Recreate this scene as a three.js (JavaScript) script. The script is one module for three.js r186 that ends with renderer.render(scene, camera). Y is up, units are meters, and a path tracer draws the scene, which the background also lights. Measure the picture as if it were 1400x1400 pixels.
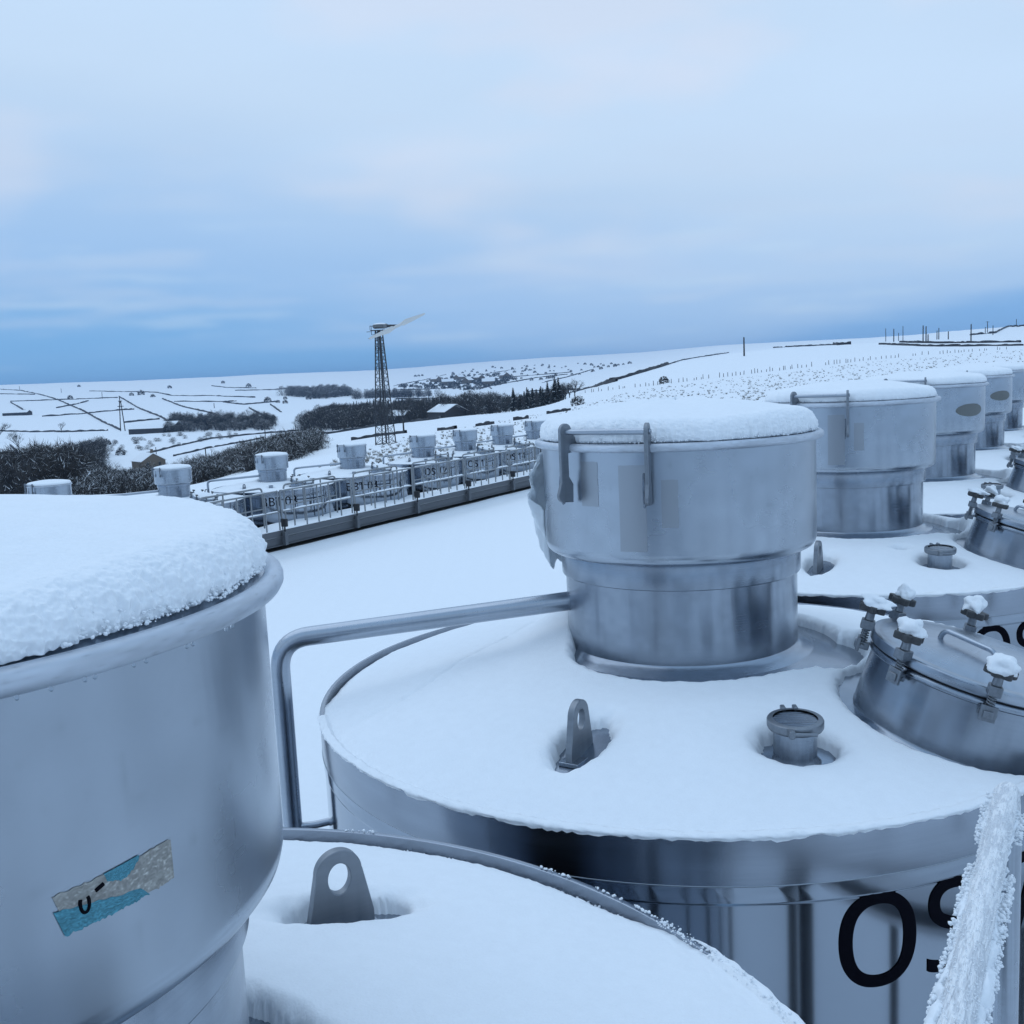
import * as THREE from 'three';
import { mergeGeometries, mergeVertices } from 'three/addons/utils/BufferGeometryUtils.js';
import { ImprovedNoise } from 'three/addons/math/ImprovedNoise.js';
import { RoundedBoxGeometry } from 'three/addons/geometries/RoundedBoxGeometry.js';
import { FontLoader } from 'three/addons/loaders/FontLoader.js';
import { TextGeometry } from 'three/addons/geometries/TextGeometry.js';

// ---------------------------------------------------------------- camera, sky, sun, exposure
const scene = new THREE.Scene();
const EYE = 4.15, PITCH = 0.1322, ROLL = 0.0473, FOC = 1399.3;      // eye height above the yard; FOC in photograph pixels
const camera = new THREE.PerspectiveCamera(2 * Math.atan(700 / FOC) * 180 / Math.PI, 1, 0.05, 20000);
camera.position.set(0, EYE, 0);
camera.rotation.set(-PITCH, 0, -ROLL, 'YXZ');
scene.add(camera);

const perlin = new ImprovedNoise();
const nz = (x, y, z = 0) => perlin.noise(x + 17.31, y + 5.77, z + 9.13);
const fbm = (x, y, z, o = 4) => { let s = 0, a = 0.5, f = 1; for (let i = 0; i < o; i++) { s += a * nz(x * f, y * f, z * f + i * 3.1); a *= 0.5; f *= 2.03; } return s; };
const clamp = (x, a = 0, b = 1) => Math.min(b, Math.max(a, x));
const sm = (a, b, x) => { const t = clamp((x - a) / (b - a)); return t * t * (3 - 2 * t); };
const lerp = (a, b, t) => a + (b - a) * t;

// overcast winter sky: pale high cloud, a clearer blue belt low down all round
function skyColour(az, el) {            // degrees; az 0 = straight ahead, right positive
  const e = Math.max(el, 0);
  const mixc = (a, b, t) => [lerp(a[0], b[0], t), lerp(a[1], b[1], t), lerp(a[2], b[2], t)];
  const A = az * Math.PI / 180, cx = Math.sin(A), cz = Math.cos(A);
  const k = 1 / (0.09 + Math.sin(e * Math.PI / 180));      // cloud layer seen in perspective
  const px = cx * k, pz = cz * k;
  const n1 = fbm(px * 0.34 + 3.2, pz * 0.5, 1.7, 5), n2 = fbm(px * 0.9, pz * 1.9 + 4, 6.1, 4), n3 = fbm(cx * 1.6 + 2, e * 0.07, cz * 1.6, 4);
  const low = [0.218, 0.475, 0.825], mid = [0.36, 0.575, 0.885], pale = [0.555, 0.725, 0.94], zen = [0.475, 0.70, 0.995];
  // how far the cloud deck reaches down: lower to the right of the view
  const right = sm(-27, 24, az) * sm(120, 50, az);
  const t = e + 2.6 * n1 + 1.6 * n3 + lerp(-2.3, 4.4, right);
  let c = mixc(low, mid, sm(0.2, 4.6, t + 0.8 * n2));
  c = mixc(c, pale, sm(4.0, 14.5, t));
  c = mixc(c, zen, sm(16, 45, e));
  // soft streaks of thin pale cloud
  const st = sm(0.02, 0.3, n2) * sm(1.5, 4, e) * sm(16, 8, e);
  c = mixc(c, [0.56, 0.70, 0.90], 0.32 * st);
  const wisp = sm(0.10, 0.34, fbm(az * 0.10 + 7, e * 1.5, 2.2, 4)) * sm(1.0, 2.2, e) * sm(10, 6.5, e);
  c = mixc(c, [0.56, 0.74, 0.94], 0.35 * wisp);
  // clear slot under the cloud edge on the right, climbing to the right
  const edge = 0.6 + (az - 8) * 0.115, slot = sm(8, 18, az) * sm(60, 40, az) * sm(edge + 0.9, edge - 0.5, e + 0.7 * n2) ;
  c = mixc(c, [0.215, 0.46, 0.83], 0.8 * slot * sm(-0.5, 0.6, e));
  c = mixc(c, [0.635, 0.735, 0.905], (0.6 + 0.25 * right) * sm(-0.05, 0.28, fbm(cx * 3.1 + 5, e * 0.16, cz * 3.1, 4)) * sm(3, 9, e) * sm(40, 20, e));
  const g = 1 + 0.17 * n1 * sm(4, 14, e);
  return [c[0] * g, c[1] * g, c[2] * g];
}
{
  const W = 1536, H = 768, data = new Float32Array(W * H * 4);
  for (let j = 0; j < H; j++) for (let i = 0; i < W; i++) {
    const el = ((j + 0.5) / H - 0.5) * 180, u = (i + 0.5) / W;
    // equirect: direction x = cos(2*pi*(u-.5)), z = sin(2*pi*(u-.5))
    const ph = (u - 0.5) * 2 * Math.PI, dx = Math.cos(ph), dz = Math.sin(ph);
    const az = Math.atan2(dx, -dz) * 180 / Math.PI;
    const c = skyColour(az, el), o = (j * W + i) * 4;
    data[o] = c[0]; data[o + 1] = c[1]; data[o + 2] = c[2]; data[o + 3] = 1;
  }
  const t = new THREE.DataTexture(data, W, H, THREE.RGBAFormat, THREE.FloatType);
  t.mapping = THREE.EquirectangularReflectionMapping; t.magFilter = t.minFilter = THREE.LinearFilter; t.needsUpdate = true;
  scene.background = t; scene.environment = t;
}
const sun = new THREE.DirectionalLight(new THREE.Color().setRGB(0.97, 0.98, 1.0), 0.5);
sun.position.set(-25, 60, -30); sun.target.position.set(0, 0, -10); sun.castShadow = true; sun.shadow.radius = 120;
sun.shadow.camera.left = sun.shadow.camera.bottom = -60; sun.shadow.camera.right = sun.shadow.camera.top = 60; sun.shadow.camera.far = 200;
sun.shadow.mapSize.set(2048, 2048); scene.add(sun, sun.target);
const renderer = new THREE.WebGLRenderer({ antialias: true });
renderer.toneMapping = THREE.LinearToneMapping; renderer.toneMappingExposure = 1;
renderer.shadowMap.enabled = true;

// ---------------------------------------------------------------- helpers
let seed = 12345;
const rnd = () => { seed |= 0; seed = seed + 0x6D2B79F5 | 0; let t = Math.imul(seed ^ seed >>> 15, 1 | seed); t = t + Math.imul(t ^ t >>> 7, 61 | t) ^ t; return ((t ^ t >>> 14) >>> 0) / 4294967296; };
const rr = (a, b) => a + (b - a) * rnd();
const V = (x, y, z) => new THREE.Vector3(x, y, z);
const used = {};
function numbered(n) { const k = used[n] = (used[n] ?? -1) + 1; return k ? n + '_' + String(k).padStart(3, '0') : n; }
function part(parent, name, geo, mat) { const m = new THREE.Mesh(geo, mat); m.name = name; m.castShadow = m.receiveShadow = true; parent.add(m); return m; }
function thing(name, label, category, group, pos) {
  const g = new THREE.Group(); g.name = numbered(name); g.userData = { label, category }; if (group) g.userData.group = group;
  if (pos) g.position.copy(pos); scene.add(g); return g;
}
function thingMesh(name, geo, mat, label, category, group) {
  const m = part(scene, numbered(name), geo, mat); m.userData = { label, category }; if (group) m.userData.group = group; return m;
}
function structure(name, geo, mat, label) { const m = part(scene, numbered(name), geo, mat); m.userData = { kind: 'structure', label, category: 'ground' }; return m; }
function tube(pts, r, seg = 60, rad = 14, curve) { return new THREE.TubeGeometry(curve || new THREE.CatmullRomCurve3(pts), seg, r, rad, false); }
// pipe through corner points with rounded elbows
function bentPipe(pts, r, bend, rad = 16) {
  const c = new THREE.CurvePath();
  let prev = pts[0].clone();
  for (let i = 1; i < pts.length - 1; i++) {
    const p = pts[i], a = pts[i - 1].clone().sub(p).normalize(), b = pts[i + 1].clone().sub(p).normalize();
    const s = p.clone().addScaledVector(a, bend), e = p.clone().addScaledVector(b, bend);
    c.add(new THREE.LineCurve3(prev, s)); c.add(new THREE.QuadraticBezierCurve3(s, p.clone(), e)); prev = e;
  }
  c.add(new THREE.LineCurve3(prev, pts[pts.length - 1]));
  const samples = [];
  for (const k of c.curves) { const n = k.isLineCurve3 ? 4 : 10; for (let i = 0; i < n; i++) samples.push(k.getPoint(i / n)); }
  samples.push(pts[pts.length - 1].clone());
  const g = sweep(samples, r, rad);
  return g;
}
function sweep(P, r, rad = 12, cap = true) {          // polyline swept with a circle, parallel-transported frame, real uv
  const pos = [], uv = [], idx = []; let N = null, len = 0;
  for (let i = 0; i < P.length; i++) {
    const t = P[Math.min(i + 1, P.length - 1)].clone().sub(P[Math.max(i - 1, 0)]).normalize();
    if (!N) N = Math.abs(t.y) < 0.9 ? V(0, 1, 0) : V(1, 0, 0);
    N.addScaledVector(t, -N.dot(t)).normalize(); const B = t.clone().cross(N);
    if (i) len += P[i].distanceTo(P[i - 1]);
    const R = typeof r === 'function' ? r(i / (P.length - 1)) : r;
    for (let j = 0; j <= rad; j++) { const a = j / rad * Math.PI * 2, c = Math.cos(a), s = Math.sin(a);
      pos.push(P[i].x + R * (N.x * c + B.x * s), P[i].y + R * (N.y * c + B.y * s), P[i].z + R * (N.z * c + B.z * s)); uv.push(j / rad, len); }
  }
  const w = rad + 1;
  for (let i = 0; i < P.length - 1; i++) for (let j = 0; j < rad; j++) { const a = i * w + j; idx.push(a, a + w, a + 1, a + 1, a + w, a + w + 1); }
  if (cap) for (const e of [0, P.length - 1]) { const c = pos.length / 3; pos.push(P[e].x, P[e].y, P[e].z); uv.push(0.5, 0); for (let j = 0; j < rad; j++) e ? idx.push(e * w + j, c, e * w + j + 1) : idx.push(e * w + j, e * w + j + 1, c); }
  const g = new THREE.BufferGeometry(); g.setAttribute('position', new THREE.Float32BufferAttribute(pos, 3)); g.setAttribute('uv', new THREE.Float32BufferAttribute(uv, 2)); g.setIndex(idx); g.computeVertexNormals(); return g;
}
class MB {                              // small triangle soup with vertex colours
  constructor() { this.p = []; this.c = []; this.col = [1, 1, 1]; }
  tri(a, b, c) { this.p.push(a.x, a.y, a.z, b.x, b.y, b.z, c.x, c.y, c.z); for (let i = 0; i < 3; i++) this.c.push(...this.col); }
  quad(a, b, c, d) { this.tri(a, b, c); this.tri(a, c, d); }
  rod(a, b, r0, r1, n = 3) {
    const t = b.clone().sub(a).normalize(), u = (Math.abs(t.y) < 0.9 ? V(0, 1, 0) : V(1, 0, 0)).cross(t).normalize(), w = t.clone().cross(u);
    const q = (p, r, k) => p.clone().addScaledVector(u, r * Math.cos(k / n * 6.2832)).addScaledVector(w, r * Math.sin(k / n * 6.2832));
    for (let k = 0; k < n; k++) this.quad(q(a, r0, k), q(a, r0, k + 1), q(b, r1, k + 1), q(b, r1, k));
  }
  box(cx, cy, cz, sx, sy, sz) {
    const x0 = cx - sx / 2, x1 = cx + sx / 2, y0 = cy - sy / 2, y1 = cy + sy / 2, z0 = cz - sz / 2, z1 = cz + sz / 2;
    const v = (i) => V(i & 1 ? x1 : x0, i & 2 ? y1 : y0, i & 4 ? z1 : z0);
    for (const f of [[0, 2, 3, 1], [4, 5, 7, 6], [0, 1, 5, 4], [2, 6, 7, 3], [0, 4, 6, 2], [1, 3, 7, 5]]) this.quad(...f.map(v));
  }
  geo() { const g = new THREE.BufferGeometry(); g.setAttribute('position', new THREE.Float32BufferAttribute(this.p, 3)); g.setAttribute('color', new THREE.Float32BufferAttribute(this.c, 3)); g.computeVertexNormals(); return g; }
}
const boxG = (sx, sy, sz, x = 0, y = 0, z = 0, r = 0) => { const g = r ? new RoundedBoxGeometry(sx, sy, sz, 2, r) : new THREE.BoxGeometry(sx, sy, sz); g.translate(x, y, z); return g; };
const merge = (a) => mergeGeometries(a.map((g) => { const q = g.index ? g.toNonIndexed() : g; for (const k of Object.keys(q.attributes)) if (!['position', 'normal', 'uv'].includes(k)) q.deleteAttribute(k); if (!q.attributes.uv) q.setAttribute('uv', new THREE.Float32BufferAttribute(new Float32Array(q.attributes.position.count * 2), 2)); return q; }));
// grid (n+1)x(m+1) from a function
function grid(n, m, fn, uvScale = 1) {
  const pos = new Float32Array((n + 1) * (m + 1) * 3), uv = new Float32Array((n + 1) * (m + 1) * 2), idx = new Uint32Array(n * m * 6);
  let q = 0, w = 0; for (let i = 0; i <= n; i++) for (let j = 0; j <= m; j++) { const p = fn(i / n, j / m, i, j); pos[q++] = p[0]; pos[q++] = p[1]; pos[q++] = p[2]; uv[w++] = (p[3] ?? p[0]) * uvScale; uv[w++] = (p[4] ?? p[2]) * uvScale; }
  let k = 0; for (let i = 0; i < n; i++) for (let j = 0; j < m; j++) { const a = i * (m + 1) + j, b = a + m + 1; idx[k++] = a; idx[k++] = a + 1; idx[k++] = b; idx[k++] = b; idx[k++] = a + 1; idx[k++] = b + 1; }
  const g = new THREE.BufferGeometry(); g.setAttribute('position', new THREE.BufferAttribute(pos, 3)); g.setAttribute('uv', new THREE.BufferAttribute(uv, 2)); g.setIndex(new THREE.BufferAttribute(idx, 1)); g.computeVertexNormals(); return g;
}
function lathe(profile, seg = 128) { const g = new THREE.LatheGeometry(profile.map(([r, y]) => new THREE.Vector2(r, y)), seg); return g; }

// photograph pixel -> direction; ground points are found where that line meets the terrain
const CP = Math.cos(PITCH), SP = Math.sin(PITCH), CR = Math.cos(ROLL), SR = Math.sin(ROLL);
function pixelRay(px, py) {
  const u = (px - 700) / FOC, v = -(py - 700) / FOC, x = u * CR + v * SR, yc = -u * SR + v * CR;
  return { x, y: -SP + yc * CP, z: CP + yc * SP };     // z forward here
}

// ---------------------------------------------------------------- textures and materials
function tex(w, h, fn, srgb = false) {
  const d = new Uint8Array(w * h * 4);
  for (let j = 0; j < h; j++) for (let i = 0; i < w; i++) { const c = fn(i / w, j / h, i, j), o = (j * w + i) * 4; d[o] = clamp(c[0]) * 255; d[o + 1] = clamp(c[1]) * 255; d[o + 2] = clamp(c[2]) * 255; d[o + 3] = 255; }
  const t = new THREE.DataTexture(d, w, h); t.wrapS = t.wrapT = THREE.RepeatWrapping; t.magFilter = THREE.LinearFilter; t.minFilter = THREE.LinearMipmapLinearFilter; t.generateMipmaps = true; if (srgb) t.colorSpace = THREE.SRGBColorSpace; t.needsUpdate = true; return t;
}
// tileable noise on a torus-like lattice
const lat = (() => { const a = new Float32Array(65536); for (let i = 0; i < 65536; i++) a[i] = rnd(); return a; })();
function tn(x, y, px, py, s = 0) {       // value noise, period px, py
  const xi = Math.floor(x), yi = Math.floor(y), fx = x - xi, fy = y - yi, u = fx * fx * (3 - 2 * fx), v = fy * fy * (3 - 2 * fy);
  const h = (a, b) => lat[((((a % px) + px) % px) * 131 + (((b % py) + py) % py) * 977 + s * 7919) & 65535];
  return lerp(lerp(h(xi, yi), h(xi + 1, yi), u), lerp(h(xi, yi + 1), h(xi + 1, yi + 1), u), v);
}
const snowBump = tex(512, 512, (u, v) => { const a = 0.45 * tn(u * 128, v * 128, 128, 128, 1) + 0.3 * tn(u * 256, v * 256, 256, 256, 2) + 0.25 * tn(u * 40, v * 40, 40, 40, 3); return [a, a, a]; });
const snowCol = tex(512, 512, (u, v) => { const a = 0.975 + 0.02 * (0.5 * tn(u * 160, v * 160, 160, 160, 4) + 0.5 * tn(u * 22, v * 22, 22, 22, 5)); return [a * 0.955, a * 0.967, a * 0.978]; }, true);
const M = {};
M.snow = new THREE.MeshStandardMaterial({ map: snowCol, roughness: 1, bumpMap: snowBump, bumpScale: 0.0009 });
M.farSnow = new THREE.MeshStandardMaterial({ color: new THREE.Color().setRGB(0.86, 0.885, 0.91), roughness: 1 });
// brushed steel: fine lines around, soft blotches and a few dull run marks
const brushR = tex(512, 512, (u, v) => { const a = 0.50 + 0.08 * tn(u * 6, v * 256, 6, 256, 1) + 0.06 * tn(u * 12, v * 4, 12, 4, 2) + 0.05 * tn(u * 60, v * 8, 60, 8, 3); return [a, a, a]; });
const brushC = tex(512, 512, (u, v) => { const run = Math.pow(tn(u * 90, v * 3, 90, 3, 6), 6), a = 0.80 + 0.08 * tn(u * 8, v * 6, 8, 6, 4) + 0.018 * tn(u * 5, v * 240, 5, 240, 5) + 0.05 * tn(u * 100, v * 12, 100, 12, 7) - 0.05 * run; return [a, a * 1.0, a * 1.0]; }, true);
const smoothR = tex(512, 512, (u, v) => { const a = 0.46 + 0.08 * tn(u * 7, v * 4, 7, 4, 8) + 0.07 * tn(u * 44, v * 2, 44, 2, 9) + 0.02 * tn(u * 120, v * 120, 120, 120, 10); return [a, a, a]; });
const smoothC = tex(512, 512, (u, v) => { const run = Math.pow(tn(u * 56, v * 2, 56, 2, 11), 5), sp = Math.pow(tn(u * 150, v * 60, 150, 60, 14), 14), a = 0.85 + 0.05 * tn(u * 9, v * 7, 9, 7, 12) + 0.04 * tn(u * 60, v * 30, 60, 30, 13) - 0.035 * run - 0.04 * sp; return [a, a, a]; }, true);
const ripple = tex(1024, 8, (u, v) => { const a = 0.5 * tn(u * 38, 0.5, 38, 1, 51) + 0.15 * tn(u * 90, 0.5, 90, 1, 52) + 0.35 * tn(u * 15, 0.5, 15, 1, 53); return [a, a, a]; });
const steel = (o) => new THREE.MeshPhysicalMaterial({ metalness: 1, color: new THREE.Color().setRGB(0.52, 0.58, 0.66), ...o });
M.brushed = steel({ color: new THREE.Color().setRGB(0.42, 0.475, 0.55), map: brushC, roughnessMap: brushR, roughness: 0.42, anisotropy: 0.7, anisotropyRotation: Math.PI / 2, bumpMap: ripple, bumpScale: 0.0012 });
M.skirt = steel({ map: smoothC, roughnessMap: smoothR, roughness: 0.5, color: new THREE.Color().setRGB(0.525, 0.585, 0.66) });
M.shell = steel({ color: new THREE.Color().setRGB(0.41, 0.465, 0.54), map: smoothC, roughnessMap: smoothR, roughness: 0.17, bumpMap: ripple, bumpScale: 0.0014 });
M.band = steel({ color: new THREE.Color().setRGB(0.42, 0.47, 0.545), map: brushC, roughnessMap: brushR, roughness: 0.36, anisotropy: 0.6, anisotropyRotation: Math.PI / 2, bumpMap: ripple, bumpScale: 0.0014 });
M.pipe = steel({ map: brushC, roughnessMap: brushR, roughness: 0.5 });
M.cast = steel({ map: brushC, roughnessMap: brushR, roughness: 0.8, color: new THREE.Color().setRGB(0.33, 0.36, 0.40) });
M.lip = new THREE.MeshStandardMaterial({ map: tex(512, 64, (u, v) => { const a = 0.80 + 0.10 * tn(u * 40, v * 4, 40, 4, 21) + 0.06 * tn(u * 160, v * 12, 160, 12, 22) - 0.10 * Math.pow(tn(u * 300, v * 16, 300, 16, 23), 9); return [a * 0.86, a * 0.89, a * 0.93]; }, true), roughness: 0.5, metalness: 0.6 });
M.dark = new THREE.MeshStandardMaterial({ color: new THREE.Color().setRGB(0.02, 0.021, 0.024), roughness: 0.7 });
M.knob = new THREE.MeshStandardMaterial({ color: new THREE.Color().setRGB(0.05, 0.052, 0.056), roughness: 0.5 });
M.ink = new THREE.MeshPhysicalMaterial({ color: new THREE.Color().setRGB(0.004, 0.004, 0.008), roughness: 0.9, specularIntensity: 0.15 });
M.seam = steel({ color: new THREE.Color().setRGB(0.36, 0.40, 0.45), roughness: 0.5 });
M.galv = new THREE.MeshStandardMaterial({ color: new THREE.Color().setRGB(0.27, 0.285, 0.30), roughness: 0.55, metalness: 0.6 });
M.glass = new THREE.MeshPhysicalMaterial({ color: new THREE.Color().setRGB(0.9, 0.95, 0.95), roughness: 0.08, transmission: 1, thickness: 0 });
M.ice = new THREE.MeshPhysicalMaterial({ color: new THREE.Color().setRGB(0.86, 0.9, 0.93), roughness: 0.55, transmission: 0.35, thickness: 0, bumpMap: snowBump, bumpScale: 0.003 });
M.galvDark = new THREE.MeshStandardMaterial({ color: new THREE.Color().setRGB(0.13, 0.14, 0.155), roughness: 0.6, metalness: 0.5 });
M.paintDark = new THREE.MeshStandardMaterial({ color: new THREE.Color().setRGB(0.035, 0.037, 0.042), roughness: 0.6 });
M.crumb = M.snow.clone(); M.crumb.bumpScale = 0.0012;
M.concrete = new THREE.MeshStandardMaterial({ color: new THREE.Color().setRGB(0.22, 0.22, 0.215), roughness: 0.95 });

// ---------------------------------------------------------------- terrain
// ground profiles along view directions: [column px, [distance m, pixel row of the ground there] ...]
const TH = 0.5264, SX = Math.sin(TH), SZ = Math.cos(TH);            // row direction (x right, z forward)
const NX = SZ, NZ = -SX;                                            // across the rows, towards the viewer's right
const MAIN = [0.5816, 3.4784], STEP = 2.6857;
const FAR0 = [-10.314, 22.836], FARS = [0, 3.53, 7.12, 10.72, 14.6, 17.33, 20.05, 22.78, 25.5];
// pit added under the near tanks to darken the steel reflections: across-row limits and floor height below the eye
const ADDED_PIT = [17.35, 20.15], ADDED_PIT_Y = -6.2;
const NEAR_Y = -4.45;
const COLS = [
  [0, [60, 682], [100, 680], [160, 678], [300, 668], [450, 644], [600, 618], [800, 598], [1000, 580], [1300, 562], [1700, 545], [2200, 533], [2800, 525], [4500, 530]],
  [200, [60, 672], [100, 668], [200, 666], [350, 657], [450, 637], [600, 607], [700, 592], [900, 578], [1200, 560], [1600, 543], [2100, 528], [2700, 518], [4500, 524]],
  [400, [60, 645], [100, 632], [160, 622], [250, 612], [350, 603], [500, 594], [700, 580], [900, 570], [1200, 553], [1600, 540], [2200, 524], [3000, 508], [4500, 515]],
  [600, [60, 625], [100, 603], [160, 590], [230, 581], [300, 575], [400, 572], [600, 568], [900, 560], [1200, 550], [1600, 540], [2200, 523], [3000, 508], [4000, 498], [5500, 503]],
  [740, [60, 615], [100, 592], [160, 574], [230, 561], [300, 554], [450, 556], [800, 550], [1200, 536], [1800, 520], [2600, 503], [3800, 488], [5500, 494]],
  [870, [60, 605], [100, 579], [160, 558], [230, 535], [300, 519], [360, 510], [450, 509], [800, 511], [1200, 508], [1800, 500], [2600, 490], [3800, 481], [5500, 486]],
  [1000, [60, 600], [100, 570], [160, 545], [250, 515], [350, 494], [450, 484], [700, 486], [1500, 484], [3800, 472], [5500, 478]],
  [1200, [60, 590], [100, 560], [160, 530], [250, 500], [400, 477], [600, 468.5], [1000, 471], [3800, 465], [5500, 470]],
  [1400, [60, 580], [100, 550], [160, 520], [250, 492], [400, 473], [600, 465], [900, 455], [1200, 445], [2000, 452], [5500, 470]],
];
const DG = []; for (let i = 0; i < 60; i++) DG.push(20 * Math.pow(9000 / 20, i / 59));
const colAz = [], colH = [];
for (const [cx, ...pts] of COLS) {
  let ds = [Math.log(20), Math.log(38)], hs = [NEAR_Y, NEAR_Y], az = 0;
  for (const [d, py] of pts) { const r = pixelRay(cx, py), h = Math.hypot(r.x, r.z); ds.push(Math.log(d)); hs.push(r.y / h * d); }
  { const r = pixelRay(cx, 540); az = Math.atan2(r.x, r.z); }
  colAz.push(az); colH.push(DG.map((d) => { const l = Math.log(d); let k = 0; while (k < ds.length - 2 && l > ds[k + 1]) k++; const t = clamp((l - ds[k]) / (ds[k + 1] - ds[k])); return lerp(hs[k], hs[k + 1], t); }));
}
for (const h of colH) for (let it = 0; it < 2; it++) { const c = h.slice(); for (let i = 1; i < h.length - 1; i++) h[i] = 0.25 * c[i - 1] + 0.5 * c[i] + 0.25 * c[i + 1]; }
// beyond the frame the ridges run on and flatten behind the viewer
const flat = DG.map((d) => NEAR_Y + Math.min(24, d * 0.005));
colAz.unshift(-1.1, -0.8); colH.unshift(flat, colH[0]); colAz.push(0.85, 1.15); colH.push(colH[colH.length - 1], flat);
function groundRel(az, d) {              // ground height relative to the eye
  const l = Math.log(clamp(d, 20, 9000) / 20) / Math.log(450) * 59, i = Math.min(58, Math.floor(l)), f = l - i;
  const at = (k) => { const h = colH[k]; return lerp(h[i], h[i + 1], f); };
  let y;
  if (az <= colAz[0] || az >= colAz[colAz.length - 1]) y = lerp(flat[i], flat[i + 1], f);
  else {
    let k = 0; while (az > colAz[k + 1]) k++;
    const t = (az - colAz[k]) / (colAz[k + 1] - colAz[k]), n = colAz.length;
    const p1 = at(k), p2 = at(k + 1), p0 = at(Math.max(k - 1, 0)), p3 = at(Math.min(k + 2, n - 1));
    const hx = colAz[k + 1] - colAz[k], m1 = (p2 - p0) / (colAz[k + 1] - colAz[Math.max(k - 1, 0)]) * hx, m2 = (p3 - p1) / (colAz[Math.min(k + 2, n - 1)] - colAz[k]) * hx;
    const t2 = t * t, t3 = t2 * t; y = (2 * t3 - 3 * t2 + 1) * p1 + (t3 - 2 * t2 + t) * m1 + (-2 * t3 + 3 * t2) * p2 + (t3 - t2) * m2;
  }
  const x = Math.sin(az) * d, z = Math.cos(az) * d;
  if (d < 40) { const o = (x - FAR0[0]) * NX + (z - FAR0[1]) * NZ; if (o > ADDED_PIT[0] && o < ADDED_PIT[1]) return ADDED_PIT_Y; }
  const a = sm(45, 120, d) * Math.min(1.1, 0.12 + d * 0.0011);
  y += a * (1.1 * fbm(x / 60, z / 60, 2.5, 3) + 0.28 * nz(x / 7, z / 7, 8));
  y += sm(300, 1500, d) * 5 * fbm(x / 420, z / 420, 4.4, 3);
  return y;
}
const groundAt = (x, z) => EYE + groundRel(Math.atan2(x, -z), Math.hypot(x, z));
function hit(px, py, dmin = 45) {         // where the line of sight through a pixel first meets the ground
  const r = pixelRay(px, py), h = Math.hypot(r.x, r.z), az = Math.atan2(r.x, r.z), s = r.y / h;
  let d = dmin, pd = dmin;
  while (d < 8000) { if (s * d < groundRel(az, d)) { let a = pd, b = d; for (let k = 0; k < 24; k++) { const m = (a + b) / 2; s * m < groundRel(az, m) ? b = m : a = m; } d = b; return V(Math.sin(az) * d, EYE + groundRel(az, d), -Math.cos(az) * d); } pd = d; d *= 1.012; }
  return null;
}
function hitNear(px, py, dmin) { for (let k = 0; k < 14; k++) { const p = hit(px, py + k, dmin); if (p) return p; } return null; }
{
  const azs = []; for (let a = -Math.PI; a < -0.66; a += 0.06) azs.push(a); for (let a = -0.66; a < 0.66; a += 0.0026) azs.push(a); for (let a = 0.66; a < Math.PI; a += 0.06) azs.push(a); azs.push(Math.PI);
  const n = azs.length - 1, m = 265;
  const g = grid(n, m, (u, v, i, j) => { const d = 1.0 * Math.pow(7500, j / m), a = azs[i]; const y = EYE + groundRel(a, d); return [Math.sin(a) * d, y, -Math.cos(a) * d]; }, 0.25);
  structure('terrain', g, M.farSnow, 'snow covered moorland hills and valley');
}
// yard between the two tank rows: flat snow with a soft swell
const rowPt = (o, s, off, y) => V(o[0] + SX * s + NX * off, y, -(o[1] + SZ * s + NZ * off));
{
  const w0 = 2.74, w1 = 0;              // offsets from the far row's centre line
  const g = grid(160, 90, (u, v) => { const s = lerp(-40, 70, u), o = lerp(w0, ADDED_PIT[0] + 0.05, Math.pow(v, 1.15)); const p = rowPt(FAR0, s, o, 0); p.y = 0.03 * fbm(p.x / 3.5, p.z / 3.5, 3, 3) + 0.012 * nz(p.x, p.z, 2) + 0.13 * sm(0.05, 0, v); return [p.x, p.y, p.z]; }, 0.8);
  structure('snow_yard', g, M.snow, 'smooth untouched snow on the yard between the two tank rows');
}
{ // floor and walls of the added pit, there for dark reflections
  const strip = (o1, o2, y1, y2) => grid(40, 2, (u, v) => { const p = rowPt(FAR0, lerp(-25, 60, u), lerp(o1, o2, v), lerp(y1, y2, v)); return [p.x, p.y, p.z]; });
  const fl = EYE + ADDED_PIT_Y + 0.06;
  structure('added_pit_floor', merge([strip(ADDED_PIT[0], ADDED_PIT[1], fl, fl), strip(ADDED_PIT[0] + 0.03, ADDED_PIT[0] + 0.03, fl, -0.04), strip(ADDED_PIT[1] - 0.03, ADDED_PIT[1] - 0.03, fl, -0.28)]), M.concrete, 'added concrete pit under the near tanks, darkens their reflections');
}

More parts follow.
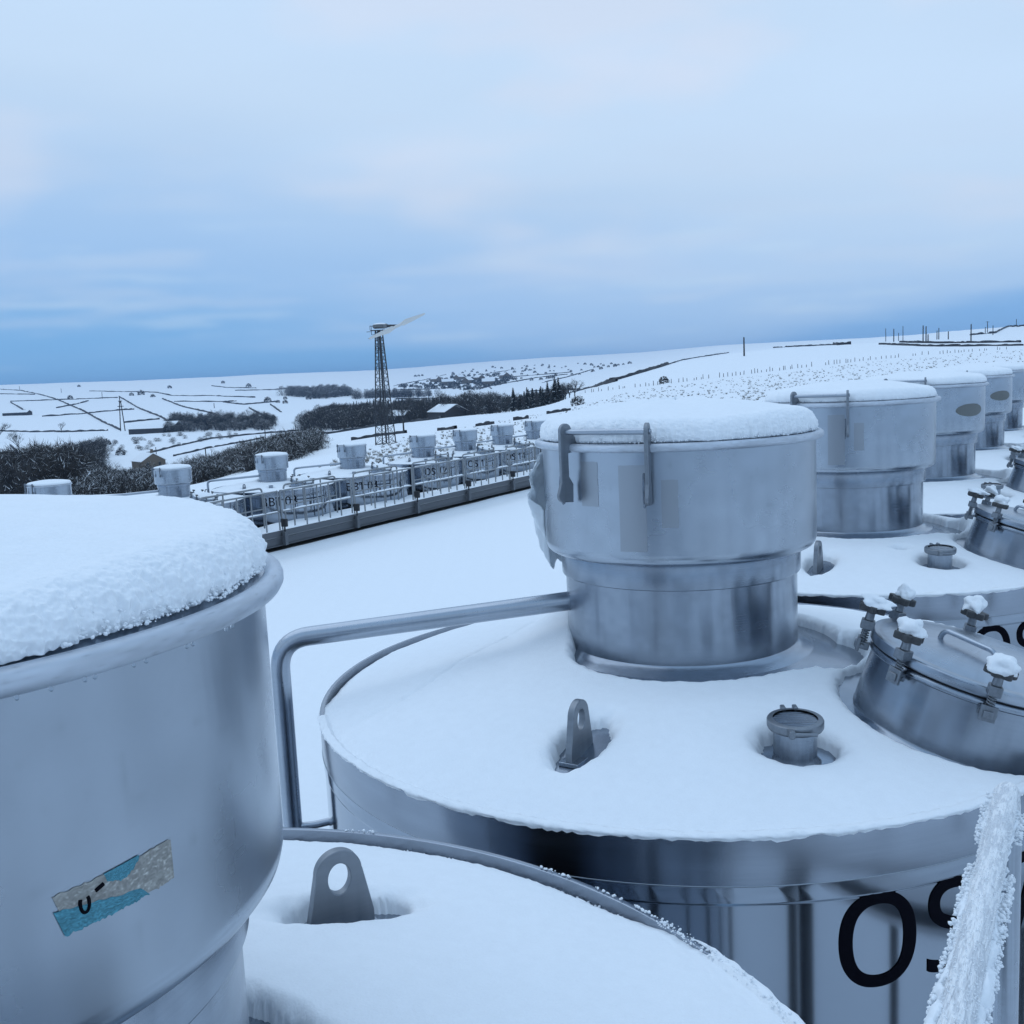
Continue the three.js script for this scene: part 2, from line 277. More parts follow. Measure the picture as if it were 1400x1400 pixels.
// ---------------------------------------------------------------- storage tanks
const font = await new FontLoader().loadAsync('fonts/droid/droid_sans_regular.typeface.json');
function wrapText(str, cap, R, a0, yTop) {         // flat lettering bent round a shell; a0 = start angle from the front, to the right
  const parts = []; let x = 0;
  const size = cap / 0.714;
  const g0 = new TextGeometry(str, { font, size: size * 0.72, depth: 0.0015, curveSegments: 10, bevelEnabled: true, bevelSize: size * 0.005, bevelThickness: 0.0002, bevelSegments: 1 });
  g0.computeBoundingBox(); const h = g0.boundingBox.max.y - g0.boundingBox.min.y, k = cap / h, y0 = g0.boundingBox.min.y * k, x0 = g0.boundingBox.min.x * k;
  const g = g0.toNonIndexed ? (g0.index ? g0.toNonIndexed() : g0) : g0;
  // split long triangles so that the letters follow the curve
  let P = g.attributes.position.array, tris = []; for (let i = 0; i < P.length; i += 9) tris.push([[P[i] * k, P[i + 1] * k, P[i + 2]], [P[i + 3] * k, P[i + 4] * k, P[i + 5]], [P[i + 6] * k, P[i + 7] * k, P[i + 8]]]);
  const out = [], split = (t, d) => { const w = Math.max(...t.map((p) => p[0])) - Math.min(...t.map((p) => p[0])); if (d > 5 || w < 0.05) { out.push(t); return; } let e = 0, b = 0; for (let i = 0; i < 3; i++) { const q = Math.abs(t[i][0] - t[(i + 1) % 3][0]); if (q > b) { b = q; e = i; } } const A = t[e], B = t[(e + 1) % 3], C = t[(e + 2) % 3], Mm = A.map((v, i) => (v + B[i]) / 2); split([A, Mm, C], d + 1); split([Mm, B, C], d + 1); };
  tris.forEach((t) => split(t, 0));
  const pos = []; for (const t of out) for (const p of t) { const a = a0 + (p[0] - x0) / R, r = R + p[2]; pos.push(Math.sin(a) * r, yTop - cap + (p[1] - y0), Math.cos(a) * r); }
  const r = new THREE.BufferGeometry(); r.setAttribute('position', new THREE.Float32BufferAttribute(pos, 3)); r.computeVertexNormals(); return r;
}
const domeRise = 0.185, neckR = 0.392;
const domeY = (r, R) => -0.05 + domeRise * Math.pow(clamp((R - 0.018 - r) / (R - 0.018 - 0.40)), 0.92);
// positions of the fittings on a tank roof (x right, z towards the viewer), metres from the axis
const FIT = { lug: [[-0.415, 0.775], [0.40, -0.66]], nozzle: [0.15, 0.875], manway: [0.71, 0.62] };
const manQ = new THREE.Quaternion().setFromAxisAngle(V(0.33, 0, -0.95).normalize(), 0.27);
function lugGeo() {
  const s = new THREE.Shape(); s.moveTo(-0.062, -0.02); s.lineTo(0.062, -0.02); s.lineTo(0.062, 0.03); s.lineTo(0.044, 0.118); s.absarc(0, 0.118, 0.043, 0.05, Math.PI - 0.05, false); s.lineTo(-0.062, 0.03); s.closePath();
  const hgeo = new THREE.Path(); hgeo.absellipse(0, 0.108, 0.024, 0.032, 0, Math.PI * 2, true); s.holes.push(hgeo);
  const g = new THREE.ExtrudeGeometry(s, { depth: 0.016, bevelEnabled: true, bevelSize: 0.002, bevelThickness: 0.002, bevelSegments: 2, curveSegments: 20 }); g.translate(0, 0, -0.008); return g;
}
function bracketGeo() {                 // hooked hinge plate: x = outwards, y = up
  const s = new THREE.Shape(); s.moveTo(0.004, 0.055); s.absarc(0.024, 0.058, 0.022, Math.PI, 0, true); s.lineTo(0.046, -0.10); s.absarc(0.04, -0.142, 0.02, 0.2, -1.3, true); s.lineTo(0.004, -0.165); s.lineTo(0.002, -0.11); s.lineTo(0.018, -0.085); s.lineTo(0.018, -0.01); s.lineTo(-0.02, -0.005); s.lineTo(-0.02, 0.02); s.closePath();
  const g = new THREE.ExtrudeGeometry(s, { depth: 0.009, bevelEnabled: true, bevelSize: 0.0015, bevelThickness: 0.0015, bevelSegments: 1, curveSegments: 10 }); g.translate(0, 0, -0.0045); return g;
}
const LUG = lugGeo(), BRK = bracketGeo();
function clampGeos() {                  // swing bolt, built upright along y; the cover flange is at y = 0
  const steelParts = [boxG(0.05, 0.026, 0.03, 0, -0.055, 0, 0.004), boxG(0.012, 0.05, 0.05, 0.012, -0.052, 0, 0.002), boxG(0.046, 0.034, 0.04, 0, 0.022, 0, 0.004), new THREE.CylinderGeometry(0.0075, 0.0075, 0.15, 10).translate(0, 0.015, 0), new THREE.CylinderGeometry(0.014, 0.016, 0.03, 8).translate(0, 0.055, 0)];
  const c = []; for (let i = 0; i <= 60; i++) { const a = i / 60 * Math.PI * 10; c.push(V(Math.cos(a) * 0.0125, -0.04 + i / 60 * 0.045, Math.sin(a) * 0.0125)); }
  steelParts.push(sweep(c, 0.0026, 5)); steelParts.push(new THREE.CylinderGeometry(0.008, 0.008, 0.056, 10).rotateX(Math.PI / 2).translate(0, -0.055, 0));
  const k = new THREE.Shape(); for (let i = 0; i < 60; i++) { const a = i / 60 * Math.PI * 2, r = 0.036 + 0.006 * Math.cos(a * 6); i ? k.lineTo(r * Math.cos(a), r * Math.sin(a)) : k.moveTo(r, 0); }
  const kg = new THREE.ExtrudeGeometry(k, { depth: 0.014, bevelEnabled: true, bevelSize: 0.003, bevelThickness: 0.004, bevelSegments: 2 }).rotateX(-Math.PI / 2).translate(0, 0.072, 0);
  return [merge(steelParts), kg];
}
const [CLAMP, KNOB] = clampGeos(), FARCLAMP = merge([boxG(0.05, 0.05, 0.04, 0, -0.055, 0), new THREE.CylinderGeometry(0.014, 0.014, 0.14, 6).translate(0, 0.01, 0), boxG(0.046, 0.034, 0.04, 0, 0.022, 0)]), FARKNOB = new THREE.CylinderGeometry(0.038, 0.036, 0.024, 10).translate(0, 0.082, 0);
const cache = {};
function makeTank(R, rimY, text, o = {}) {
  const g = new THREE.Group(), seg = o.far ? 64 : 160, key = R + (o.far ? 'f' : 'n') + rimY.toFixed(2);
  const G = cache[key] ??= {
    shell: lathe([[0.05, o.base ?? 0], [R - 0.10, (o.base ?? 0) + 0.02], [R - 0.0052, (o.base ?? 0) + 0.12], [R - 0.005, rimY * 0.33], [R - 0.005, rimY * 0.66], [R - 0.005, rimY - 0.172], [R - 0.0048, rimY - 0.168], [R - 0.0024, rimY - 0.166], [R - 0.0022, rimY - 0.1625], [R - 0.002, rimY - 0.1235]], seg),
    seam: new THREE.TorusGeometry(R - 0.0008, 0.0020, 6, seg).rotateX(Math.PI / 2).translate(0, rimY - 0.121, 0),
    band: lathe([[R - 0.006, rimY - 0.1215], [R, rimY - 0.1205], [R, rimY - 0.06], [R, rimY - 0.002], [R - 0.002, rimY], [R - 0.012, rimY], [R - 0.014, rimY - 0.002], [R - 0.014, rimY - 0.055]], seg),
    dome: lathe([...Array(13)].map((_, i) => { const r = lerp(R - 0.014, 0.36, i / 12); return [r, rimY + domeY(r, R)]; }), seg),
    flange: lathe([[0.36, 0.128], [0.452, 0.117], [0.452, 0.123], [0.412, 0.137], [0.396, 0.147], [0.391, 0.155]].map(([r, y]) => [r, rimY + y]).reverse(), seg),
    neck: lathe([[neckR, 0.12], [neckR, 0.26], [neckR, 0.393]].map(([r, y]) => [r, rimY + y]), seg),
    collar: lathe([[neckR - 0.004, 0.3925], [0.403, 0.394], [0.4045, 0.397], [0.4045, 0.485], [0.38, 0.486]].map(([r, y]) => [r, rimY + y]), seg),
    skirt: lathe([[0.36, 0.474], [0.398, 0.474], [0.420, 0.4745], [0.436, 0.477], [0.446, 0.483], [0.4525, 0.4915], [0.4552, 0.502], [0.456, 0.515], [0.456, 0.68], [0.456, 0.83]].map(([r, y]) => [r, rimY + y]), seg),
    lip: lathe([[0.450, 0.8305], [0.470, 0.829], [0.4775, 0.832], [0.481, 0.838], [0.4812, 0.844], [0.479, 0.850], [0.474, 0.854], [0.466, 0.855], [0.459, 0.851]].map(([r, y]) => [r, rimY + y]), seg),
    lid: lathe([[0.462, 0.849], [0.455, 0.853], [0.43, 0.862], [0.30, 0.885], [0.02, 0.905]].map(([r, y]) => [r, rimY + y]), seg),
  };
  part(g, 'shell', G.shell, M.shell); part(g, 'weld_seam', G.seam, M.seam); part(g, 'rim_band', G.band, M.band); part(g, 'roof', G.dome, M.brushed);
  const neck = part(g, 'neck', G.neck, M.brushed); part(neck, 'flange', G.flange, M.brushed); part(neck, 'collar', G.collar, M.brushed);
  part(g, 'skirt', G.skirt, M.skirt); part(g, 'lid_rim', G.lip, M.lip); part(g, 'lid', G.lid, M.brushed);
  for (const a of [-0.93, -0.335]) {
    const b = part(g, 'hinge_bracket', BRK, M.cast); b.position.set(Math.sin(a) * 0.468, rimY + 0.838, Math.cos(a) * 0.468); b.rotation.y = a - Math.PI / 2;
    if (!o.far) { const link = []; for (let i = 0; i <= 24; i++) { const t = i / 24 * Math.PI * 2; link.push(V(0.03 + 0.012 * Math.cos(t), -0.12 + 0.05 * Math.sin(t), 0.012)); } part(b, 'link', sweep(link, 0.0035, 6, false), M.brushed); }
  }
  { const P = (a) => V(Math.sin(a) * 0.494, rimY + 0.893, Math.cos(a) * 0.494); part(g, 'hinge_rod', sweep([P(-0.95), P(-0.315)], 0.009, 10), M.pipe); }
  const kR = R / 1.2536;
  for (const [x, z] of FIT.lug) { const r = Math.hypot(x, z) * (o.far ? kR : 1), f = r / Math.hypot(x, z); const l = part(g, 'lifting_lug', LUG, M.cast); l.position.set(x * f, rimY + domeY(r, R) - 0.008, z * f); l.rotation.y = z > 0 ? 1.02 : 0.5; if (!o.far) part(l, 'pad', boxG(0.14, 0.012, 0.06, 0, 0.0, 0, 0.002), M.brushed); }
  { // small clamped sight nozzle
    const [x, z] = FIT.nozzle, r = Math.hypot(x, z) * kR, f = kR; const n = new THREE.Group(); n.name = 'nozzle'; g.add(n); n.position.set(x * f, rimY + domeY(r, R) - 0.012, z * f); n.rotation.x = 0.06;
    part(n, 'nozzle_tube', lathe([[0.066, 0.0], [0.068, 0.008], [0.058, 0.016], [0.0565, 0.03], [0.0565, 0.095], [0.066, 0.104], [0.052, 0.106], [0.050, 0.03]], 40), M.brushed);
    if (!o.far) {
      part(n, 'clamp_ring', merge([lathe([[0.060, 0.100], [0.071, 0.101], [0.0735, 0.106], [0.0735, 0.122], [0.071, 0.126], [0.058, 0.127]], 40), boxG(0.016, 0.022, 0.03, -0.03, 0.114, 0.07, 0.004), new THREE.CylinderGeometry(0.005, 0.005, 0.07, 8).rotateZ(1.5).translate(0, 0.113, 0.079), boxG(0.012, 0.02, 0.026, 0.02, 0.12, -0.074, 0.003), boxG(0.012, 0.02, 0.026, -0.012, 0.12, -0.076, 0.003)]), M.cast);
      part(n, 'sight_glass', new THREE.CylinderGeometry(0.0585, 0.0585, 0.008, 40).translate(0, 0.119, 0), M.brushed);
    }
  }
  { // tilted manway with six swing bolts
    const [x, z] = FIT.manway, r = Math.hypot(x, z), rf = o.far ? r * kR : r; const m = new THREE.Group(); m.name = 'manway'; g.add(m); m.position.set(x * rf / r, rimY + domeY(rf, R) + 0.03, z * rf / r); m.quaternion.copy(manQ);
    part(m, 'manway_neck', lathe([[0.325, -0.085], [0.318, -0.07], [0.303, -0.062], [0.297, -0.05], [0.292, 0.04], [0.287, 0.112], [0.297, 0.114], [0.299, 0.118], [0.299, 0.132], [0.28, 0.134]], o.far ? 40 : 96), M.brushed);
    part(m, 'gasket', lathe([[0.27, 0.1325], [0.2955, 0.1325], [0.2955, 0.139], [0.27, 0.139]], o.far ? 40 : 96), M.dark);
    part(m, 'cover', lathe([[0.28, 0.138], [0.301, 0.139], [0.303, 0.142], [0.303, 0.164], [0.300, 0.168], [0.281, 0.170], [0.270, 0.168], [0.255, 0.176], [0.19, 0.190], [0.10, 0.199], [0.004, 0.202]], o.far ? 40 : 96), M.pipe);
    for (let i = 0; i < 8; i++) { const a = i / 8 * Math.PI * 2 - 0.33; const c = part(m, 'clamp_bolt', o.far ? FARCLAMP : CLAMP, M.cast); c.position.set(Math.sin(a) * 0.318, 0.152, Math.cos(a) * 0.318); c.rotation.y = a - Math.PI / 2; const k = part(m, 'clamp_knob', o.far ? FARKNOB : KNOB, M.knob); k.position.copy(c.position); k.rotation.y = a; c.scale.setScalar(0.84); k.scale.setScalar(0.92); k.position.y -= 0.003; }
    const H = 0.082; part(m, 'handle', bentPipe([V(-0.10, 0.185, 0), V(-0.09, 0.185 + 0.05, 0), V(0.09, 0.185 + 0.05, 0), V(0.10, 0.185, 0)].map((p) => p.multiplyScalar(0.9).applyAxisAngle(V(0, 1, 0), -1.0).add(V(-0.075, 0.012, 0.055))), 0.0075, 0.02, 10), M.pipe);
  }
  { // vent pipe from the neck over the roof edge and down the side
    const a = 184 * Math.PI / 180, d = [Math.cos(a), -Math.sin(a)], rE = R + 0.13, bot = o.pipeEnd ?? (rimY - 0.48);
    const vp = part(g, 'vent_pipe', bentPipe([V(d[0] * 0.36, rimY + 0.30, d[1] * 0.36), V(d[0] * rE, rimY + 0.225, d[1] * rE), V(d[0] * rE, bot, d[1] * rE)], 0.0325, 0.105, o.far ? 10 : 24), M.pipe);
    if (!o.far) { part(vp, 'pipe_clamp', new THREE.CylinderGeometry(0.0375, 0.0375, 0.028, 24).translate(d[0] * rE, rimY - 0.455, d[1] * rE), M.cast); part(vp, 'stay', bentPipe([V(d[0] * rE, rimY - 0.44, d[1] * rE), V(d[0] * (R + 0.06), rimY - 0.44, d[1] * (R + 0.06)), V(d[0] * (R - 0.03), rimY - 0.425, d[1] * (R - 0.03))], 0.0135, 0.02, 12), M.pipe); }
  }
  if (text) part(g, 'lettering', wrapText(text, 0.238, R - 0.0042, o.a0 ?? 0.118, rimY - 0.163), M.ink);
  return g;
}
const RIM = EYE - 1.0741, FARRIM = EYE - 1.935 - 0.8386;
const BASE = EYE + ADDED_PIT_Y + 0.07, OSR = 1.2536, BBR = 1.70;
function placeTank(t, o, s, label, group) { const p = rowPt(o, s, 0, 0); t.position.copy(p); t.name = numbered('storage_tank'); t.userData = { label, category: 'storage tank', group }; scene.add(t); return t; }
const NEARG = 'steel tanks in the near row', FARG = 'steel tanks in the far row';
const tankMain = placeTank(makeTank(OSR, RIM, 'OS 7', { pipeEnd: BASE, base: BASE }), MAIN, 0, 'stainless steel tank with black O and S beside the frosted handrail', NEARG);
const tankFront = placeTank(makeTank(OSR, RIM, null, { pipeEnd: BASE, base: BASE }), MAIN, -STEP, 'nearest steel tank, at lower left, with torn blue tape on its skirt', NEARG);
tankMain.position.x -= 0.012; tankFront.position.x += 0.009;
const rowLabels = ['second steel tank of the near row, just behind the lettered front one', 'third steel tank of the near row, grey oval reflection painted on its skirt', 'fourth steel tank of the near row, smaller grey oval reflection painted on its skirt', 'fifth steel tank of the near row, at the right frame edge'];
const nearTanks = [tankFront, tankMain];
for (let k = 1; k <= 4; k++) nearTanks.push(placeTank(makeTank(OSR, RIM, k === 1 ? 'OS 8' : k === 2 ? 'OS 9' : null, { pipeEnd: BASE, base: BASE }), MAIN, STEP * k, rowLabels[k - 1], NEARG));
// dull darker rectangles on two skirts beside the hinge brackets
M.dullSteel = steel({ color: new THREE.Color().setRGB(0.36, 0.385, 0.42), roughness: 0.38 });
for (const t of [nearTanks[1], nearTanks[2]]) for (const [a1, a2, y1, y2] of [[-0.56, -0.37, 0.525, 0.79], [-0.27, -0.16, 0.60, 0.745], [-0.87, -0.72, 0.66, 0.80]])
  part(t, 'dull_patch', grid(10, 6, (u, v) => { const a = lerp(a1, a2, u) + 0.004 * nz(v * 5, a1 * 9, 2), y = RIM + lerp(y1, y2, v) + 0.002 * nz(u * 6, a1 * 7, 4); return [Math.sin(a) * 0.4566, y, Math.cos(a) * 0.4566]; }), M.dullSteel);
// grey ovals painted in place of a lid reflection, on the third and fourth skirts
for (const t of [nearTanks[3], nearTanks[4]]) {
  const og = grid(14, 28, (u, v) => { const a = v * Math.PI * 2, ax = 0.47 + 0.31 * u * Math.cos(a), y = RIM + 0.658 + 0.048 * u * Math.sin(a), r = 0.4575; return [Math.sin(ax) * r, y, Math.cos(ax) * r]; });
  part(t, 'oval_reflection', og, M.patch ??= new THREE.MeshStandardMaterial({ color: new THREE.Color().setRGB(0.17, 0.18, 0.175), roughness: 0.6, metalness: 0.2 }));
}
// torn tape on the nearest skirt: grey glue residue, two shreds of blue left, part of a pen mark
{
  const glue = new THREE.MeshStandardMaterial({ map: tex(256, 96, (u, v) => { const n = tn(u * 60, v * 24, 60, 24, 31), f = tn(u * 14, v * 7, 14, 7, 32), w = Math.pow(tn(u * 34, v * 20, 34, 20, 33), 5); const a = 0.50 + 0.10 * n + 0.08 * f + 0.25 * w; return [a, a * 0.985, a * 0.95]; }, true), roughness: 0.9 });
  const blue = new THREE.MeshStandardMaterial({ map: tex(128, 64, (u, v) => { const n = tn(u * 50, v * 16, 50, 16, 34), f = tn(u * 12, v * 30, 12, 30, 35); const k = 0.85 + 0.25 * (n - 0.5) + 0.2 * (f - 0.5); return [0.36 * k, 0.64 * k, 0.71 * k]; }, true), roughness: 0.85 });
  const a0 = 0.843, a1 = 1.112, y0 = 0.600, y1 = 0.640;
  const patch = (poly, r, n = 26, m = 8) => { // poly(u) -> [v low, v high] in tape coordinates
    return grid(n, m, (u, v) => { const q = poly(u), vv = lerp(q[0], q[1], v), a = lerp(a0, a1, q[2] + (q[3] - q[2]) * u + 0.10 * (0.7 - vv) * (1 - u) * (1 - u)); return [Math.sin(a) * r, RIM + lerp(y0, y1, vv), Math.cos(a) * r, u, v]; });
  };
  const j = (u, s) => 0.05 * nz(u * 22, s, 3) + 0.03 * nz(u * 60, s, 5);
  const tape = part(tankFront, 'tape', patch((u) => [j(u, 1), 0.97 + j(u, 2) + 0.06 * u, 0, 1], 0.4567, 60, 10), glue);
  part(tape, 'blue_shred', patch((u) => [-0.03 + j(u, 4), lerp(0.66, 0.24, u) + 0.05 * nz(u * 12, 8) - 0.05 + (u > 0.9 ? -(u - 0.9) * 2 : 0), -0.04, 0.74], 0.4571, 50, 8), blue);
  part(tape, 'blue_shred', patch((u) => [lerp(0.80, 0.97, u) - 0.22 * Math.sin(u * 3.1) + j(u, 9), 1.0 + 0.05 * u, 0.40, 0.68], 0.4571, 30, 6), blue);
  const mk = []; for (let i = 0; i <= 22; i++) { const t = -0.6 + i / 22 * 4.3, a = lerp(a0, a1, 0.20 + 0.035 * Math.cos(t)), y = RIM + lerp(y0, y1, 0.58 - 0.22 * Math.sin(t) - 0.05); mk.push(V(Math.sin(a) * 0.4570, y, Math.cos(a) * 0.4570)); }
  const m2 = []; for (let i = 0; i <= 4; i++) { const a = lerp(a0, a1, 0.29 + 0.07 * i / 4), y = RIM + lerp(y0, y1, 0.70 + 0.02 * i); m2.push(V(Math.sin(a) * 0.4570, y, Math.cos(a) * 0.4570)); }
  part(tape, 'pen_mark', merge([sweep(mk, 0.0018, 5), sweep(m2, 0.002, 5)]), M.ink);
}
{ // meltwater drops under the nearest lid rim
  const dm = new THREE.MeshPhysicalMaterial({ color: new THREE.Color().setRGB(0.9, 0.93, 0.95), roughness: 0.05, transmission: 1, ior: 1.33, thickness: 0.004 });
  for (const a of [0.80, 0.86, 0.925, 0.945, 1.03, 1.06, 1.17, 1.19, 1.31, 1.335]) { const d = part(tankFront, 'water_drop', cache.drop ??= new THREE.SphereGeometry(0.0021, 10, 8).scale(1, 1.3, 1), dm); d.position.set(Math.sin(a) * 0.474, RIM + 0.8285, Math.cos(a) * 0.474); }
}
const farNames = [[null, BBR, 'far row steel tank, leftmost, mostly hidden behind the near snowy lid'], [null, BBR, 'far row steel tank in front of the scrub and stone house'], ['BBT 03', BBR, 'far row steel tank lettered BBT 03, beside the bushy hedge'], ['BBT 04', BBR, 'far row steel tank lettered BBT 04, left of the turbine tower'], ['OS 12', OSR, 'far row steel tank lettered OS 12, right of the turbine tower'], ['OS 13', OSR, 'far row steel tank lettered OS 13, in front of the long field wall'], ['OS 14', OSR, 'far row steel tank lettered OS 14, second left of the big lid'], ['OS 15', OSR, 'last visible far row tank, half behind the big lid'], [null, OSR, 'hindmost tank of the far row, behind the big turret']];
const farTanks = farNames.map(([t, R, l], i) => placeTank(makeTank(R, FARRIM, t, { far: true, a0: R > 1.5 ? 0.02 : 0.09 }), FAR0, FARS[i], l, FARG));

// ---------------------------------------------------------------- snow on the tanks
function lidSnow(seedv, na, nr, rimY, ragged = 1, hi = 0, deep = 0) {
  // closed cushion: top from the centre outwards, rolled edge, underside
  const Rs = 0.459, prof = [];
  for (let i = 0; i <= nr; i++) { const t = i / nr; if (t < 0.4995) prof.push([1, t / 0.4995 * 0.88]); else if (t < 0.95) prof.push([0, (t - 0.4995) / 0.4505]); else prof.push([-1, (t - 0.95) / 0.05]); }
  const g = grid(nr, na, (u, v, i) => {
    const a0 = v * Math.PI * 2, a = hi === 1 ? a0 - 0.72 * Math.sin(a0 - 0.55) : a0, ca = Math.cos(a), sa = Math.sin(a);
    const edge = Rs + ragged * (0.010 * nz(ca * 2.2, sa * 2.2, seedv) + 0.006 * nz(ca * 9, sa * 9, seedv + 3) + 0.006 * nz(ca * 24, sa * 24, seedv + 4) + (hi ? 0.005 * nz(ca * 55, sa * 55, seedv + 5) : 0)), th = 0.050 + deep + 0.010 * nz(ca * 1.7, sa * 1.7, seedv + 7);
    const top = (r) => { const q = r / Rs; return 0.857 + th + 0.052 * (1 - q * q) ; };
    let r, y, e = 0;
    const [p, s] = prof[i];
    if (p === 1) { r = s * edge; y = top(r); e = 0.25 * sm(0.8, 0.88, s); }
    else if (p === 0) { const w = s * Math.PI * 0.62, rc = edge * 0.88, yt = top(rc); r = rc + edge * 0.12 * Math.sin(Math.min(w, Math.PI / 2)) - (w > Math.PI / 2 ? 0.006 * (w - Math.PI / 2) : 0); y = yt - th * 0.96 * (1 - Math.cos(Math.min(w, Math.PI / 2))) - (w > Math.PI / 2 ? 0.03 * (w - Math.PI / 2) : 0); e = lerp(0.25, 1, sm(0, 0.55, s)); }
    else { r = lerp(edge * 0.985, edge * 0.80, s); y = 0.856; e = 0.3; }
    const x = ca * r, z = sa * r;
    const lump = 0.45 * e * ragged * (0.006 * fbm(x * 18, z * 18, y * 18 + seedv, 2) + 0.0026 * nz(x * 60, z * 60, y * 60) + hi * (0.0036 * nz(x * 110, z * 110, y * 110) + 0.0026 * nz(x * 210, z * 210, y * 210)));
    const soft = 0.012 * fbm(x * 3, z * 3, seedv + 1, 3) + 0.0004 * nz(x * 30, z * 30, seedv);
    return [x + ca * lump * 1.5, rimY + y + soft * (p >= 0 ? 1 : 0) + lump * 1.2, z + sa * lump * 1.5];
  }, 2.2);
  return g;
}
const CRACK = [[-1.10, 0.367], [-0.945, 0.261], [-0.856, 0.169], [-0.762, 0.037], [-0.609, -0.16], [-0.51, -0.34]];
function roofSnow(R, rimY, seedv, na, nr, o = {}) {
  const kR = R / 1.2536, f = kR, cov = (a) => { let d = a - (-1.22); while (d > Math.PI) d -= 6.28318; while (d < -Math.PI) d += 6.28318; return sm(1.98, 1.72, Math.abs(d)); };
  const lugs = FIT.lug, mw = [FIT.manway[0] * kR, FIT.manway[1] * kR], nzp = [FIT.nozzle[0] * kR, FIT.nozzle[1] * kR];
  const r0 = 0.37;
  return grid(nr, na, (u, v, i) => {
    const a = -v * Math.PI * 2, cx = Math.cos(a), cz = -Math.sin(a);     // a: 0 right, + away from the viewer
    const c = cov(a), wob = 0.006 * nz(cx * 14, cz * 14, seedv) + 0.004 * nz(cx * 50, cz * 50, seedv);
    const rE = lerp(R - 0.017, R - 0.001, c) + wob * (c > 0.5 ? 1 : 0.4) * (c > 0.5 ? 1 : -1) * 0.8, nTop = nr - 4;
    let r, y;
    const sh = (r) => {
      const x = cx * r, z = cz * r;
      let T = 0.047 + 0.017 * fbm(x * 2.1, z * 2.1, seedv, 3) + 0.0034 * fbm(x * 7, z * 7, seedv + 2, 3);
      T *= lerp(1, 0.55, sm(0.72, 0.5, r) * sm(0.2, 0.8, Math.cos(Math.atan2(-z, x) + 1.2)));
      if (o.crack) { for (let k = 0; k < CRACK.length - 1; k++) { const [ax, az] = CRACK[k], [bx, bz] = CRACK[k + 1], tt = clamp(((x - ax) * (bx - ax) + (z - az) * (bz - az)) / ((bx - ax) ** 2 + (bz - az) ** 2)), dd = Math.hypot(x - lerp(ax, bx, tt), z - lerp(az, bz, tt)) + 0.004 * nz(x * 40, z * 40, 3); T -= 0.006 * Math.exp(-dd * dd / 0.00007) * (0.4 + 0.9 * clamp(0.5 + nz(x * 12, z * 12, 9))); } }
      // bare patches: signed distance to the nearest one
      const jit = 0.007 * nz(x * 30, z * 30, seedv + 4) + 0.0015 * nz(x * 80, z * 80, seedv + 5);
      const an = Math.atan2(-z, x);                        // neck gap, wide in front and right, closed behind left
      const gap = 0.402 + 0.075 * sm(-0.5, 0.4, Math.cos(an + 1.1)) + 0.05 * sm(0.5, 1, Math.cos(an + 0.1)) - 0.05 * sm(0.45, 0.95, Math.cos(an - 2.7));
      let d = r - gap;
      const el = (px, pz, rx, rz, rot = 0) => { const dx = x - px, dz = z - pz, q = Math.cos(rot), w = Math.sin(rot), X = (dx * q + dz * w) / rx, Z = (-dx * w + dz * q) / rz, m = Math.hypot(X, Z); return (m - 1) * Math.min(rx, rz); };
      for (const [lx, lz] of lugs) d = Math.min(d, el(lx * f + 0.012, lz * f, 0.125, 0.06, lz > 0 ? -1.02 : -0.5));
      d = Math.min(d, el(nzp[0] + 0.008, nzp[1], 0.098, 0.078));
      d = Math.min(d, el(mw[0], mw[1], 0.345, 0.345)); d = Math.min(d, el(0.455 * kR, 0.21 * kR, 0.10, 0.17, 0.5));
      if (o.dimple) d = Math.min(d, el(0.04, 0.67, 0.028, 0.022));
      d += jit;
      const w = 0.04, q = clamp(d / w), hole = d < 0 ? -0.5 : Math.sqrt(1 - (1 - q) * (1 - q));
      // a drift banked behind the neck, a lump beside the manway
      T += 0.07 * Math.exp(-Math.pow((an > 0 ? an - 2.6 : an + 6.28 - 2.6) / 0.5, 2)) * sm(0.62, 0.40, r);
      T += 0.045 * Math.exp(-(Math.pow(x - 0.62 * kR, 2) + Math.pow(z - 0.16 * kR, 2)) / 0.012);
      return domeY(r, R) + (d < 0 ? -0.03 : T * hole);
    };
    if (i <= nTop) {
      r = lerp(r0, rE, Math.pow(i / nTop, 0.93)); const y1 = sh(r), yE = lerp(-0.040, 0.006, c) + 0.4 * wob, q = clamp((rE - r) / lerp(0.13, 0.10, c));
      const k = Math.sqrt(1 - (1 - q) * (1 - q)), yt = Math.max(y1, lerp(-9, yE + 0.012 * q, c * sm(0.2, 0.02, rE - r))); y = lerp(Math.min(yE, yt), yt, k);
      const cr = sm(0.12, 0.0, rE - r); const x = cx * r, z = cz * r; y += cr * (0.006 * fbm(x * 26, z * 26, seedv + 8, 3) + 0.004 * nz(x * 90, z * 90, 2));
    } else { const t = (i - nTop) / 4, yE = lerp(-0.040, 0.006, c) + 0.4 * wob; r = rE + lerp(0.0, 0.007, c) * Math.sin(Math.min(1, t * 1.4) * Math.PI * 0.75) + 0.004 * nz(cx * 60, cz * 60, t * 3 + seedv) * c; y = yE - t * lerp(0.02, 0.013 + 0.009 * nz(cx * 18, cz * 18, seedv + 1) + 0.006 * nz(cx * 70, cz * 70, seedv + 2), c); }
    return [cx * r, rimY + y, cz * r];
  }, 2.2);
}
